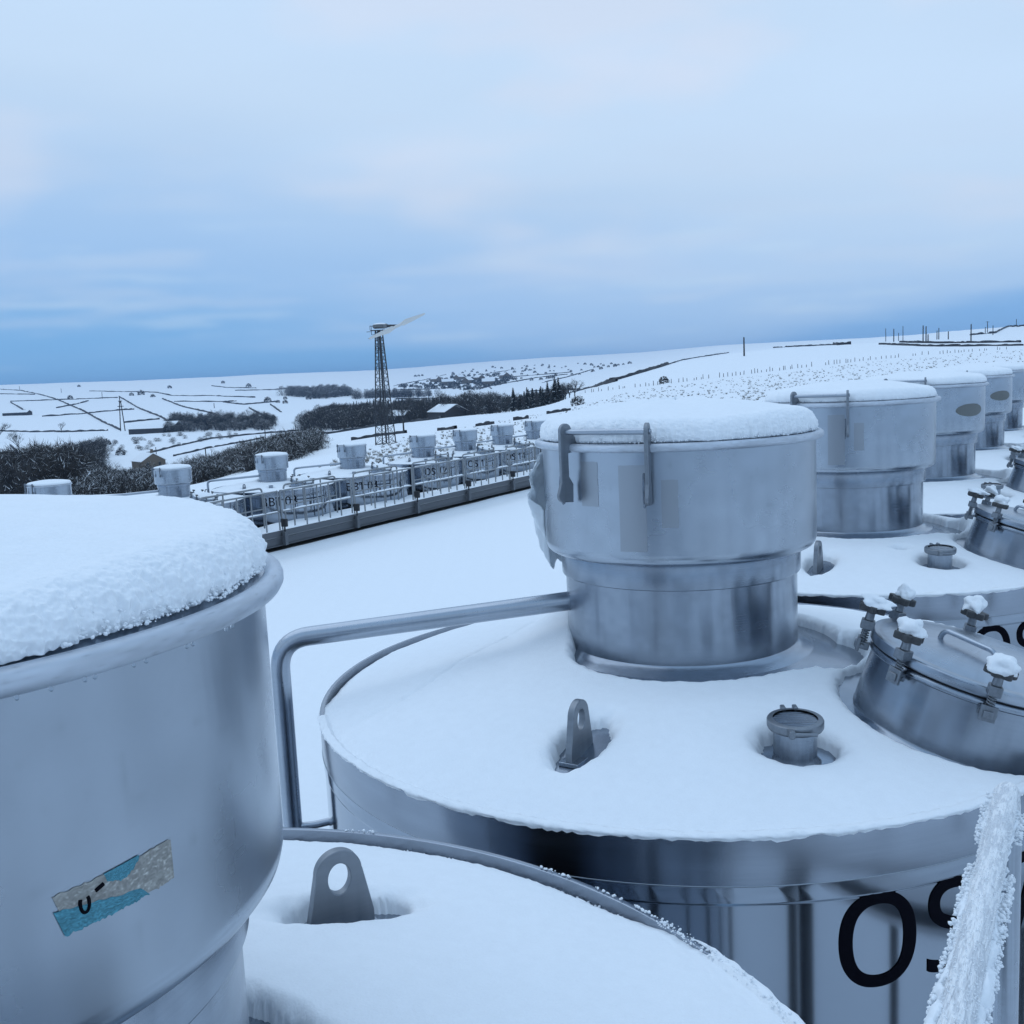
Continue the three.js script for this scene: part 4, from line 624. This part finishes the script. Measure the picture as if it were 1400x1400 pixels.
// ---------------------------------------------------------------- dry-stone walls, houses, poles, fences
{
  const stone = new THREE.MeshStandardMaterial({ color: new THREE.Color().setRGB(0.05, 0.052, 0.058), roughness: 1 });
  const tA = (l, k, ox, oy) => l.map(([x, y]) => [ox + x * k, oy + y * k]);
  const walls = [
    [tA([[0, 350], [90, 355], [170, 372], [240, 392], [350, 440], [440, 490], [515, 525]], 0.3214, 0, 420), 'long stone wall curving down the far left hillside to the mast'],
    [tA([[0, 370], [160, 372]], 0.3214, 0, 420), 'short stone wall high on the far left hillside at the frame edge'],
    [tA([[45, 402], [240, 395], [520, 385]], 0.3214, 0, 420), 'level stone wall crossing the upper left hillside fields'],
    [tA([[45, 405], [130, 455]], 0.3214, 0, 420), 'stone wall running down to the small barn on the left hillside'],
    [tA([[180, 465], [350, 455], [520, 437], [575, 435]], 0.3214, 0, 420), 'level stone wall halfway down the left hillside'],
    [tA([[510, 383], [590, 430], [690, 470], [740, 505]], 0.3214, 0, 420), 'stone wall slanting down to the dark farm buildings'],
    [tA([[530, 492], [690, 475]], 0.3214, 0, 420), 'short stone wall just above the farm buildings'],
    [tA([[0, 527], [130, 532], [330, 530], [470, 525]], 0.3214, 0, 420), 'lowest level stone wall of the left hillside, behind the lone trees'],
    [tA([[690, 390], [780, 425], [930, 458]], 0.3214, 0, 420), 'stone wall slanting down behind the middle wood'],
    [tA([[380, 358], [500, 360], [660, 362], [740, 378], [900, 378], [1100, 385]], 0.3214, 0, 420), 'highest level wall past the hilltop farm trees'],
    [tA([[740, 402], [950, 403], [1010, 400]], 0.3214, 0, 420), 'level stone wall left of the three round bushes'],
    [tA([[600, 630], [740, 595], [900, 560], [1100, 540], [1400, 515]], 0.3214, 0, 420), 'upper of two long walls sweeping up from the stone house'],
    [tA([[740, 635], [890, 600], [1020, 578], [1130, 556]], 0.3214, 0, 420), 'lower of two long walls sweeping up from the stone house'],
    [tA([[1150, 415], [1200, 450]], 0.3214, 0, 420), 'short steep wall below the three round bushes'],
    [tA([[1060, 430], [1130, 468]], 0.3214, 0, 420), 'faint short wall left of the lone thin tree'],
    [tA([[0, 625], [135, 622]], 0.3214, 0, 420), 'stone wall at the foot of the lone trees on the left'],
    [tA([[45, 590], [105, 645]], 0.3214, 0, 420), 'short slanting wall below the bare lone tree'],
    [tA([[20, 548], [150, 540], [400, 500], [600, 478], [870, 430], [1100, 385], [1400, 310]], 0.3214, 400, 420), 'long field wall rising past the white roofed barn'],
    [tA([[290, 180], [480, 125], [640, 78], [760, 40], [980, 5]], 0.3071, 700, 480), 'field wall climbing to the crest of the right hill'],
    [tA([[200, 160], [280, 155], [440, 148], [580, 143]], 0.2857, 1000, 430), 'dark wall along the right hill crest beside the single pole'],
    [tA([[140, 325], [600, 342], [1000, 340], [1420, 335]], 0.1571, 1180, 420), 'lower dark wall under the row of poles on the right'],
    [tA([[320, 308], [700, 315], [1420, 305]], 0.1571, 1180, 420), 'upper dark wall under the row of poles on the right'],
    [tA([[930, 245], [1150, 225], [1250, 175], [1420, 145]], 0.1571, 1180, 420), 'wall climbing to the top right frame edge'],
    [tA([[560, 567], [700, 545], [800, 535]], 0.3214, 300, 420), 'low wall behind the tank lettered BBT 04'],
    [tA([[620, 525], [700, 518]], 0.3214, 400, 420), 'short field wall showing just right of the OS 12 turret'],
    [tA([[780, 507], [860, 497]], 0.3214, 400, 420), 'broken field wall between the OS 13 and OS 14 turrets'],
    [tA([[940, 482], [1010, 472]], 0.3214, 400, 420), 'short field wall left of the half hidden last turret'],
    [tA([[1080, 455], [1190, 437]], 0.3214, 400, 420), 'broken wall in the field left of the big lid'],
    [tA([[430, 335], [560, 310], [660, 285]], 0.3214, 400, 420), 'dark hedge line slanting over the far hill behind the turbine'],
    [tA([[700, 330], [900, 300], [1210, 275]], 0.3214, 400, 420), 'hedge line on the far hill right of the turbine'],
    [tA([[0, 365], [120, 368], [240, 372]], 0.3214, 400, 420), 'field wall left of the turbine below the far wood'],
    [tA([[1000, 360], [1130, 350], [1230, 352]], 0.3214, 400, 420), 'short wall beside the dark conifer wood'],
    [tA([[560, 345], [640, 330], [760, 322], [860, 330]], 0.3214, 400, 420), 'wall around the upper fields of the far hamlet'],
    [tA([[760, 300], [820, 285], [960, 262]], 0.3214, 400, 420), 'faint wall high on the far hill right of the turbine'],
    [tA([[820, 340], [900, 325], [1040, 300], [1180, 285]], 0.3214, 400, 420), 'wall over the far fields above the conifer wood'],
    [tA([[1060, 322], [1160, 300], [1290, 262]], 0.3214, 400, 420), 'wall slanting across the far hill above the rising field wall'],
    [tA([[440, 352], [560, 350], [690, 342]], 0.3214, 400, 420), 'level wall over the far fields right behind the tower'],
    [tA([[930, 285], [960, 320]], 0.3214, 400, 420), 'short steep wall on the far hill over the conifers'],
    [tA([[800, 318], [850, 350]], 0.3214, 400, 420), 'short steep wall right of the far hamlet'],
    [tA([[900, 335], [960, 342], [1100, 345]], 0.3214, 0, 420), 'faint top wall on the hill left of the turbine'],
    [tA([[1000, 355], [1160, 352], [1240, 345]], 0.3214, 0, 420), 'dark hedge along the hill just left of the far wood'],
    [tA([[950, 405], [1040, 415], [1200, 400]], 0.3214, 0, 420), 'wall under the three round bushes'],
    [tA([[240, 430], [330, 412], [380, 398]], 0.3214, 0, 420), 'slanting wall between two left hillside fields'],
    [tA([[440, 392], [620, 388], [880, 400]], 0.3214, 400, 420), 'field wall over the valley wood right of the turbine'],
  ];
  for (const [pl, label] of walls) {
    const pts = []; let last = null;
    for (let i = 0; i < pl.length - 1; i++) { const n = 14; for (let k = 0; k < n; k++) { const p = hitNear(lerp(pl[i][0], pl[i + 1][0], k / n), lerp(pl[i][1], pl[i + 1][1], k / n)); if (p) { if (last && p.distanceTo(last) > 900) continue; pts.push(p); last = p; } } }
    if (pts.length < 2) { console.log('wall lost', label); continue; }
    const dist = pts.reduce((a, p) => a + p.length(), 0) / pts.length, w = Math.min(0.55, 0.25 + dist * 0.0004), hh = 0.4 + Math.min(1.2, dist * 0.0012);
    const fine = []; for (let i = 0; i < pts.length - 1; i++) { const n = Math.max(1, Math.min(60, Math.round(pts[i].distanceTo(pts[i + 1]) / Math.max(0.9, dist * 0.004)))); for (let k = 0; k < n; k++) { const p = pts[i].clone().lerp(pts[i + 1], k / n); p.y = groundAt(p.x, p.z); fine.push(p); } }
    fine.push(pts[pts.length - 1]);
    const m = new MB(); let pr = null;
    fine.forEach((p, i) => { const t = fine[Math.min(i + 1, fine.length - 1)].clone().sub(fine[Math.max(i - 1, 0)]); t.y = 0; t.normalize(); const s = V(-t.z, 0, t.x), hgt = hh * (0.8 + 0.5 * nz(i * 0.37, label.length, 1)) * (nz(i * 0.13, label.length, 7) < -0.5 ? 0.3 : 1), c = [p.clone().addScaledVector(s, w), p.clone().addScaledVector(s, -w), p.clone().addScaledVector(s, -w * 0.7), p.clone().addScaledVector(s, w * 0.7)]; c[0].y -= 0.4; c[1].y -= 0.4; c[2].y += hgt; c[3].y += hgt; if (pr) { m.quad(pr[0], c[0], c[3], pr[3]); m.quad(pr[1], pr[2], c[2], c[1]); m.quad(pr[3], c[3], c[2], pr[2]); } pr = c; });
    thingMesh('stone_wall', m.geo(), stone, label, 'wall', 'dry stone walls on the hills').userData.kind = 'thing';
  }
  const M2 = { wall: new THREE.MeshStandardMaterial({ color: new THREE.Color().setRGB(0.14, 0.115, 0.09), roughness: 1 }), pale: new THREE.MeshStandardMaterial({ color: new THREE.Color().setRGB(0.05, 0.05, 0.055), roughness: 1 }), wood: new THREE.MeshStandardMaterial({ color: new THREE.Color().setRGB(0.04, 0.038, 0.036), roughness: 1 }) };
  function house(px, py, L, W, H, rise, yaw, label, o = {}) {
    const p = hitNear(px, py, o.dmin); if (!p) { console.log('house lost', label); return; }
    const t = thing(o.name || 'farm_house', label, o.cat || 'house', null, p); t.rotation.y = yaw;
    const s = new THREE.Shape(); s.moveTo(-W / 2, -1.5); s.lineTo(W / 2, -1.5); s.lineTo(W / 2, H); s.lineTo(0, H + rise); s.lineTo(-W / 2, H); s.closePath();
    part(t, 'walls', new THREE.ExtrudeGeometry(s, { depth: L, bevelEnabled: false }).translate(0, 0, -L / 2), o.mat || M2.wall);
    const sl = Math.hypot(W / 2, rise) + 0.35, an = Math.atan2(rise, W / 2);
    for (const k of [-1, 1]) { const g = boxG(sl, 0.22, L + 0.5, -sl / 2 * k, 0.13, 0).rotateZ(an * k).translate(0, H + rise, 0); part(t, 'roof_slope', g, M.farSnow); }
    if (o.chimney) part(t, 'chimney', boxG(0.7, 1.6, 0.7, 0, H + rise + 0.6, L / 2 - 0.9), M2.wall);
    if (o.windows) for (const [wx, wy] of [[-W / 4, H * 0.35], [W / 4, H * 0.35], [W / 4, H * 0.8], [-W / 4, H * 0.8]]) part(t, 'window', boxG(0.8, 1.1, 0.1, wx, wy, L / 2 + 0.02), M.dark);
    return t;
  }
  house(205, 652, 9, 8, 5.6, 2.4, 0.7, 'brown stone house with snowy gable roof and chimney among the scrub', { chimney: true, windows: true, dmin: 250 });
  house(613, 574, 15, 11, 2.6, 2.8, 0.55, 'large white roofed barn beside the conifer wood', { name: 'barn', cat: 'barn', mat: M2.pale, dmin: 430 });
  house(645, 566, 14, 7, 2.4, 1.8, 1.4, 'long low shed right of the white roofed barn', { name: 'shed', cat: 'barn', mat: M2.pale, dmin: 450 });
  house(205, 592, 24, 10, 3.2, 2.4, 1.4, 'left dark shed of the farm below the mast', { name: 'barn', cat: 'barn', mat: M2.pale });
  house(228, 590, 20, 9, 4, 2.6, 1.2, 'right dark barn of the farm below the mast', { name: 'barn', cat: 'barn', mat: M2.pale });
  house(24, 568, 26, 10, 3, 2, 1.5, 'small dark barn on the far left hillside', { name: 'barn', cat: 'barn', mat: M2.pale });
  house(548, 578, 9, 8, 3.4, 2, 1.1, 'little white roofed cottage right of the turbine tower', { mat: M2.pale });
  [[596, 522], [612, 526], [640, 524], [655, 520], [668, 526], [628, 519], [690, 517]].forEach(([x, y], i) => house(x, y, 22, 14, 6, 5, 0.7 + i, ['leftmost tiny hamlet house', 'second tiny hamlet house', 'hamlet house by the thicket', 'upper hamlet house', 'lower right hamlet house', 'topmost hamlet house', 'rightmost tiny hamlet house'][i] + ' on the far hill', { mat: M2.wall }));
  function pole(px, yTop, yBase, r, label, cross) {
    const p = hitNear(px, yBase); if (!p) { console.log('pole lost', px); return; }
    const d = Math.hypot(p.x, p.z), rt = pixelRay(px, yTop), h = Math.max(2, EYE + rt.y / Math.hypot(rt.x, rt.z) * d - p.y);
    const t = thing('utility_pole', label, 'pole', 'poles on the hills', p); part(t, 'post', new THREE.CylinderGeometry(r * 0.8, r, h + 0.6, 7).translate(0, h / 2 - 0.3, 0), M2.wood); if (cross) part(t, 'cross_arm', boxG(h * 0.32, 0.25, 0.25, 0, h - 0.4, 0), M2.wood);
  }
  [[1211, 449, 467, 'leftmost pole of the row on the right skyline'], [1222, 449.5, 467, 'second pole of the row on the right skyline'], [1228.5, 455, 466, 'short pole between the second and fourth skyline poles'], [1234.5, 446, 466, 'tall fourth pole of the right skyline row'], [1262, 445, 467, 'left of the tall pair of skyline poles'], [1266, 446, 467, 'right of the tall pair of skyline poles'], [1268.8, 457, 467, 'stub pole beside the tall pair on the skyline'], [1281, 452, 464, 'short left pole of the thin skyline pair'], [1283.5, 448.5, 464, 'taller right pole of the thin skyline pair'], [1296.5, 453, 464, 'lone thin pole right of the skyline pairs'], [1327.5, 443, 466, 'tall pole above the dark walls at right'], [1350, 439.5, 455, 'pole with a cross arm on the right rise', 1], [1357.5, 445, 458, 'pole just right of the cross arm pole'], [1347, 447, 456, 'short pole just left of the cross arm pole'], [1389.5, 436, 444.5, 'pole on the highest rise near the right frame edge'], [1017.5, 461, 487, 'single pole standing alone on the hill crest']].forEach(([x, a, b, l, c]) => pole(x, a, b, 0.33, l, c));
  [[283, 612, 640, 'pole with dark fittings among the scrub behind BBT 03', 0.2], [214, 611, 624, 'short pole right of the stone house', 0.2], [363, 583, 600, 'pole left of the bushy hedge behind BBT 03', 0.22], [405, 582, 596, 'pole right of the bushy hedge', 0.22], [27, 528, 533, 'tiny pole on the far left hill', 0.4], [84, 531, 537, 'tiny pole above the left hillside wall', 0.4], [140, 536, 545, 'tiny pole in the upper left field', 0.4], [293, 551, 558, 'tiny pole in the field above the middle wood', 0.4], [552, 575, 590, 'pole in the field right of the turbine tower', 0.2]].forEach(([x, a, b, l, r]) => pole(x, a, b, r, l));
  { // guyed double mast below the far fields
    const p = hitNear(168, 589), d = Math.hypot(p.x, p.z), rt = pixelRay(166, 541), h = EYE + rt.y / Math.hypot(rt.x, rt.z) * d - p.y;
    const t = thing('radio_mast', 'tall thin mast with two legs above the left farm', 'mast', null, p);
    for (const k of [-1, 1]) part(t, 'leg', sweep([V(k * 1.6, -0.5, 0), V(k * 0.4, h * 0.85, 0)], 0.35, 6), M2.wood);
    part(t, 'spike', sweep([V(0, h * 0.8, 0), V(-0.3, h, 0)], 0.3, 6), M2.wood);
    part(t, 'cross_bar', boxG(4.0, 0.5, 0.5, 0, h * 0.70, 0), M2.wood); part(t, 'cross_bar', boxG(2.6, 0.5, 0.5, 0, h * 0.85, 0), M2.wood);
  }
  { // stake fence over the right field
    const f = thing('stake_fence', 'line of short wooden stakes across the right hand snowfield', 'fence'); const line = [[800, 537], [870, 529], [900, 526], [960, 518], [1040, 509], [1120, 500], [1200, 491], [1260, 485], [1380, 477]];
    for (let i = 0; i < line.length - 1; i++) { const n = Math.round((line[i + 1][0] - line[i][0]) / 5.2); for (let k = 0; k < n; k++) { const p = hit(lerp(line[i][0], line[i + 1][0], (k + 0.9 * rnd()) / n), lerp(line[i][1], line[i + 1][1], k / n)); if (!p || rnd() < 0.25) continue; const s = part(f, 'stake', (cache.stake ??= new THREE.CylinderGeometry(0.07, 0.09, 1.5, 5).translate(0, 0.55, 0)), cache.stakeM ??= new THREE.MeshStandardMaterial({ color: new THREE.Color().setRGB(0.12, 0.12, 0.125), roughness: 1 })); s.position.copy(p); s.rotation.set(0.12 * (rnd() - 0.5), rnd() * 3, 0.12 * (rnd() - 0.5)); s.scale.set(1, 0.4 + 0.5 * rnd(), 1); } }
  }
}

// ---------------------------------------------------------------- trees, scrub, woods
{
  const bark = new THREE.MeshStandardMaterial({ vertexColors: true, roughness: 1 });
  const DK = [0.038, 0.037, 0.037], SN = [0.72, 0.75, 0.78], BR = [0.060, 0.052, 0.045];
  function twigs(m, p, r, n, len, snow) { for (let i = 0; i < n; i++) { const a = V(rr(-1, 1), rr(-1, 1), rr(-1, 1)); if (a.lengthSq() > 1) { i--; continue; } a.multiplyScalar(r).add(p); const d = V(rr(-1, 1), rr(-0.2, 1), rr(-1, 1)).normalize(), e = a.clone().addScaledVector(d, len * rr(0.6, 1.3)), s = V(rr(-1, 1), rr(-0.4, 0.4), rr(-1, 1)).normalize().multiplyScalar(len * 0.09); m.col = rnd() < snow ? SN : (rnd() < 0.4 ? BR : DK); m.tri(a, e, a.clone().add(s)); } }
  function bareTree(h, snow = 0.12) {      // about 1.6k triangles
    const m = new MB();
    const grow = (p, d, l, r, lev) => { m.col = DK; const e = p.clone().addScaledVector(d, l); m.rod(p, e, r, r * 0.68, lev < 2 ? 5 : 3); if (lev >= 4) { twigs(m, e, l * 0.55, 9, l * 0.55, snow); return; } const n = lev === 0 ? 5 : 3; for (let i = 0; i < n; i++) { const q = d.clone().add(V(rr(-1, 1), rr(-0.25, 0.75), rr(-1, 1)).multiplyScalar(lev === 0 ? 0.85 : 0.75)).normalize(); grow(lev === 0 ? p.clone().lerp(e, rr(0.55, 1)) : e, q, l * rr(0.6, 0.82), r * 0.6, lev + 1); } };
    grow(V(0, -0.3, 0), V(0, 1, 0), h * 0.32, h * 0.022, 0); return m.geo();
  }
  function bush(h, w, n, snow = 0.16) { const m = new MB(); for (let i = 0; i < 9; i++) { const a = rnd() * 6.28, e = V(Math.cos(a) * w * rr(0.2, 0.8), h * rr(0.5, 0.95), Math.sin(a) * w * rr(0.2, 0.8)); m.col = DK; m.rod(V(0, -0.3, 0), e, 0.07, 0.02, 3); } for (let i = 0; i < n; i++) { const a = rnd() * 6.28, q = Math.sqrt(rnd()), y = rnd(); const env = Math.sqrt(Math.max(0, 1 - Math.pow(y * 1.05 - 0.35, 2) * 2.0)); const p = V(Math.cos(a) * w * q * env, h * y, Math.sin(a) * w * q * env); twigs(m, p, 0.3, 2, 0.75, snow * (0.5 + y)); } return m.geo(); }
  function conifer(h, snow = 0.1) { const m = new MB(); m.col = DK; m.rod(V(0, -0.4, 0), V(0, h, 0), h * 0.018, 0.03, 5); for (let i = 0; i < 560; i++) { const y = Math.pow(rnd(), 0.8), R = (1 - y) * h * 0.24 + 0.12, a = rnd() * 6.28, q = R * rr(0.35, 1.05), b = V(Math.cos(a) * q * 0.25, h * (0.08 + 0.92 * y), Math.sin(a) * q * 0.25), e = V(Math.cos(a) * q, h * (0.08 + 0.92 * y) - q * 0.28, Math.sin(a) * q), s = V(-Math.sin(a), 0.1, Math.cos(a)).multiplyScalar(0.34); m.col = rnd() < snow ? SN : [0.016, 0.022, 0.021]; m.tri(b, e.clone().add(s), e.clone().sub(s)); } return m.geo(); }
  const bare = [bareTree(9), bareTree(10), bareTree(8, 0.2)], bushes = [bush(3.6, 2.4, 420), bush(3, 2.6, 440, 0.14), bush(4.4, 2.2, 460, 0.1)], con = [conifer(9), conifer(10.5, 0.06)];
  const darkBare = bareTree(9.5, 0.04), darkBush = bush(4.4, 2.2, 520, 0.04);
  const dense = (() => { const m = new MB(); for (let i = 0; i < 340; i++) { const d = V(rr(-1, 1), rr(-0.3, 1), rr(-1, 1)).normalize(), p = V(d.x * 2.2, 0.6 + d.y * 2.2, d.z * 2.2).multiplyScalar(rr(0.75, 1.05)), s = V(rr(-1, 1), rr(-1, 1), rr(-1, 1)).multiplyScalar(0.6), q = V(rr(-1, 1), rr(-1, 1), rr(-1, 1)).multiplyScalar(0.6); m.col = rnd() < 0.07 ? SN : rnd() < 0.3 ? BR : [0.028, 0.029, 0.03]; m.tri(p, p.clone().add(s), p.clone().add(q)); } return m.geo(); })();
  const inPoly = (x, y, P) => { let c = false; for (let i = 0, j = P.length - 1; i < P.length; j = i++) { const [xi, yi] = P[i], [xj, yj] = P[j]; if ((yi > y) !== (yj > y) && x < (xj - xi) * (y - yi) / (yj - yi) + xi) c = !c; } return c; };
  function wood(name, label, poly, geo, n, s0, s1, dmin = 45) {
    const xs = poly.map((p) => p[0]), ys = poly.map((p) => p[1]), pts = []; let guard = 0;
    while (pts.length < n && guard++ < n * 30) { const x = rr(Math.min(...xs), Math.max(...xs)), y = rr(Math.min(...ys), Math.max(...ys)); if (!inPoly(x, y, poly)) continue; const p = hit(x, y, dmin * rr(1, 1.35)); if (p) pts.push(p); }
    if (!pts.length) { console.log('wood lost', label); return; }
    const im = new THREE.InstancedMesh(geo, bark, pts.length), mt = new THREE.Matrix4(), q = new THREE.Quaternion(); im.name = numbered(name); im.userData = { kind: 'stuff', label, category: 'wood' };
    pts.forEach((p, i) => { const s = rr(s0, s1); q.setFromAxisAngle(V(0, 1, 0), rnd() * 6.28); im.setMatrixAt(i, mt.compose(p, q, V(s * rr(0.9, 1.15), s, s * rr(0.9, 1.15)))); });
    im.castShadow = im.receiveShadow = true; scene.add(im);
  }
  const P1 = [[-30, 676], [-30, 668], [60, 646], [110, 628], [142, 617], [140, 640], [122, 668], [100, 681]];
  wood('woodland', 'dark wood on the slope at the left frame edge', P1, darkBare, 240, 0.5, 0.95, 170); wood('undergrowth', 'dark scrub under the wood at the left frame edge', P1, darkBush, 340, 1.2, 2.0, 170);
  const P2 = [[100, 684], [122, 660], [150, 650], [190, 668], [290, 660], [345, 652], [348, 668], [200, 692]];
  wood('scrub', 'snow dusted scrub around the stone house', P2, bushes[1], 220, 0.7, 1.2, 150); wood('thicket', 'bare thin trees around the stone house', P2, bare[2], 40, 0.4, 0.75, 150);
  const P3 = [[325, 642], [395, 617], [440, 606], [441, 612], [398, 634], [345, 652]];
  wood('hedge_bushes', 'bushy hedge behind the BBT 03 turret', P3, bushes[0], 110, 0.6, 1.05, 120);
  wood('woodland', 'middle wood above the long field walls', [[228, 590], [374, 587], [374, 580], [235, 580]], bare[1], 130, 0.7, 1.15);
  wood('woodland', 'undergrowth of the middle wood above the long field walls', [[228, 591], [374, 588], [374, 580], [235, 580]], bushes[0], 140, 1.1, 1.9);
  const P5 = [[405, 592], [440, 568], [600, 563], [690, 560], [690, 566], [640, 573], [590, 578], [480, 590]];
  wood('woodland', 'dark valley wood behind the turbine tower', P5, darkBare, 300, 0.6, 1.1, 420); wood('undergrowth', 'dense scrub in the valley behind the turbine tower', P5, darkBush, 380, 1.2, 2.4, 420);
  wood('conifer_wood', 'black conifer wood in the middle of the valley', [[668, 564], [690, 553], [765, 549], [776, 553], [720, 564]], con[0], 200, 0.4, 0.95, 330); wood('woodland', 'bare trees mixed into the black conifer wood', [[660, 565], [690, 553], [775, 548], [790, 552], [720, 565]], darkBare, 110, 0.45, 0.85, 330);
  wood('conifer_wood', 'dark conifers left of the white roofed barn', [[480, 562], [560, 556], [600, 556], [600, 566], [490, 572]], con[1], 90, 0.6, 1.1, 480);
  wood('woodland', 'far wood on the hillside left of the turbine', [[385, 541], [470, 535], [482, 541], [440, 546]], bushes[0], 130, 2.0, 3.6);
  wood('tree_line', 'line of trees across the far field right of the turbine', [[480, 544], [600, 540], [602, 542], [482, 546]], bushes[2], 90, 1.6, 2.8);
  wood('village_trees', 'scattered trees of the far hamlet', [[540, 530], [610, 516], [690, 510], [710, 520], [650, 534]], dense, 260, 0.8, 1.9);
  wood('hill_scrub', 'scattered scrub on the far hill above the conifers', [[560, 516], [700, 499], [860, 496], [870, 502], [720, 524], [700, 516]], dense, 90, 0.8, 1.7);
  wood('field_scrub', 'scattered scrub along the farm track in the middle left', [[135, 606], [230, 594], [330, 592], [330, 600], [150, 622]], bushes[1], 50, 0.35, 0.8);
  const tuft = (() => { const m = new MB(); for (let i = 0; i < 14; i++) { const a = rnd() * 6.28, b = V(rr(-0.12, 0.12), -0.05, rr(-0.12, 0.12)), e = b.clone().add(V(Math.cos(a) * 0.16, rr(0.2, 0.42), Math.sin(a) * 0.16)); m.col = rnd() < 0.4 ? SN : [0.13, 0.12, 0.10]; m.tri(b, e, b.clone().add(V(0.04, 0, 0.04))); } return m.geo(); })();
  wood('grass_tufts', 'dry grass tufts poking through the snow of the right hand field', [[745, 610], [760, 566], [860, 535], [1200, 494], [1420, 476], [1420, 545], [1000, 600]], tuft, 4200, 0.35, 1.1);
  wood('grass_tufts', 'dry grass tufts in the field behind the far tanks', [[430, 640], [560, 596], [740, 566], [740, 600], [560, 630]], tuft, 900, 0.35, 0.9);
  // single trees and bushes one can pick out
  function tree(name, px, py, geo, s, label, cat = 'tree', grp) { const p = hitNear(px, py, 130); if (!p) { console.log('tree lost', label); return; } const m = thingMesh(name, geo, bark, label, cat, grp); m.position.copy(p); m.rotation.y = rnd() * 6.28; m.scale.setScalar(s); }
  tree('bare_tree', 27, 621, bare[1], 1.25, 'frosted round bare tree left of the sloping wood'); tree('bare_tree', -2, 605, bare[0], 1.7, 'dark tree cut by the left frame edge'); tree('bare_tree', 84, 591, bare[2], 1.1, 'small bare tree in the field above the sloping wood');
  tree('bare_tree', 377, 583, bare[2], 1.1, 'lone thin tree right of the middle wood'); tree('bare_tree', 300, 642, bare[2], 0.55, 'upright bare tree behind BBT 03 turret');
  [[96, 545, 2.2, 'small round bush alone in the upper left field'], [180, 541, 2.2, 'left bush of the hilltop farm'], [193, 540, 3.4, 'big round tree of the hilltop farm'], [209, 543, 2.0, 'right bush of the hilltop farm'], [366, 549, 2.6, 'left of the round bushes in the far fields'], [380, 551, 1.6, 'small middle bush of the round bushes'], [390, 551.5, 1.9, 'second small bush of the round bushes'], [390, 546, 1.7, 'upper bush of the round bushes'], [422, 546, 2.2, 'right of the round bushes in the far fields'], [305, 524, 2.5, 'tiny bush near the far left skyline'], [146, 608, 1.5, 'round bush below the left farm'], [165, 622, 1.4, 'round bush beside the stone house wall'], [790, 554, 0.9, 'frosted shrub in the field left of the big lid'], [908, 524, 0.75, 'brown shrub on the right snowfield above the big lid'], [340, 529, 3.0, 'dark thicket on the far hill left of the turbine'], [232, 531, 2.6, 'small dark thicket above the hilltop farm'], [108, 529, 2.0, 'left tiny trees high on the left hill']].forEach(([x, y, s, l], i) => tree('round_bush', x, y, dense, s * 0.72, l, 'bush', 'bushes in the far fields'));
}
scene.fog = new THREE.FogExp2(new THREE.Color().setRGB(0.34, 0.54, 0.85), 0.00012);
renderer.render(scene, camera);
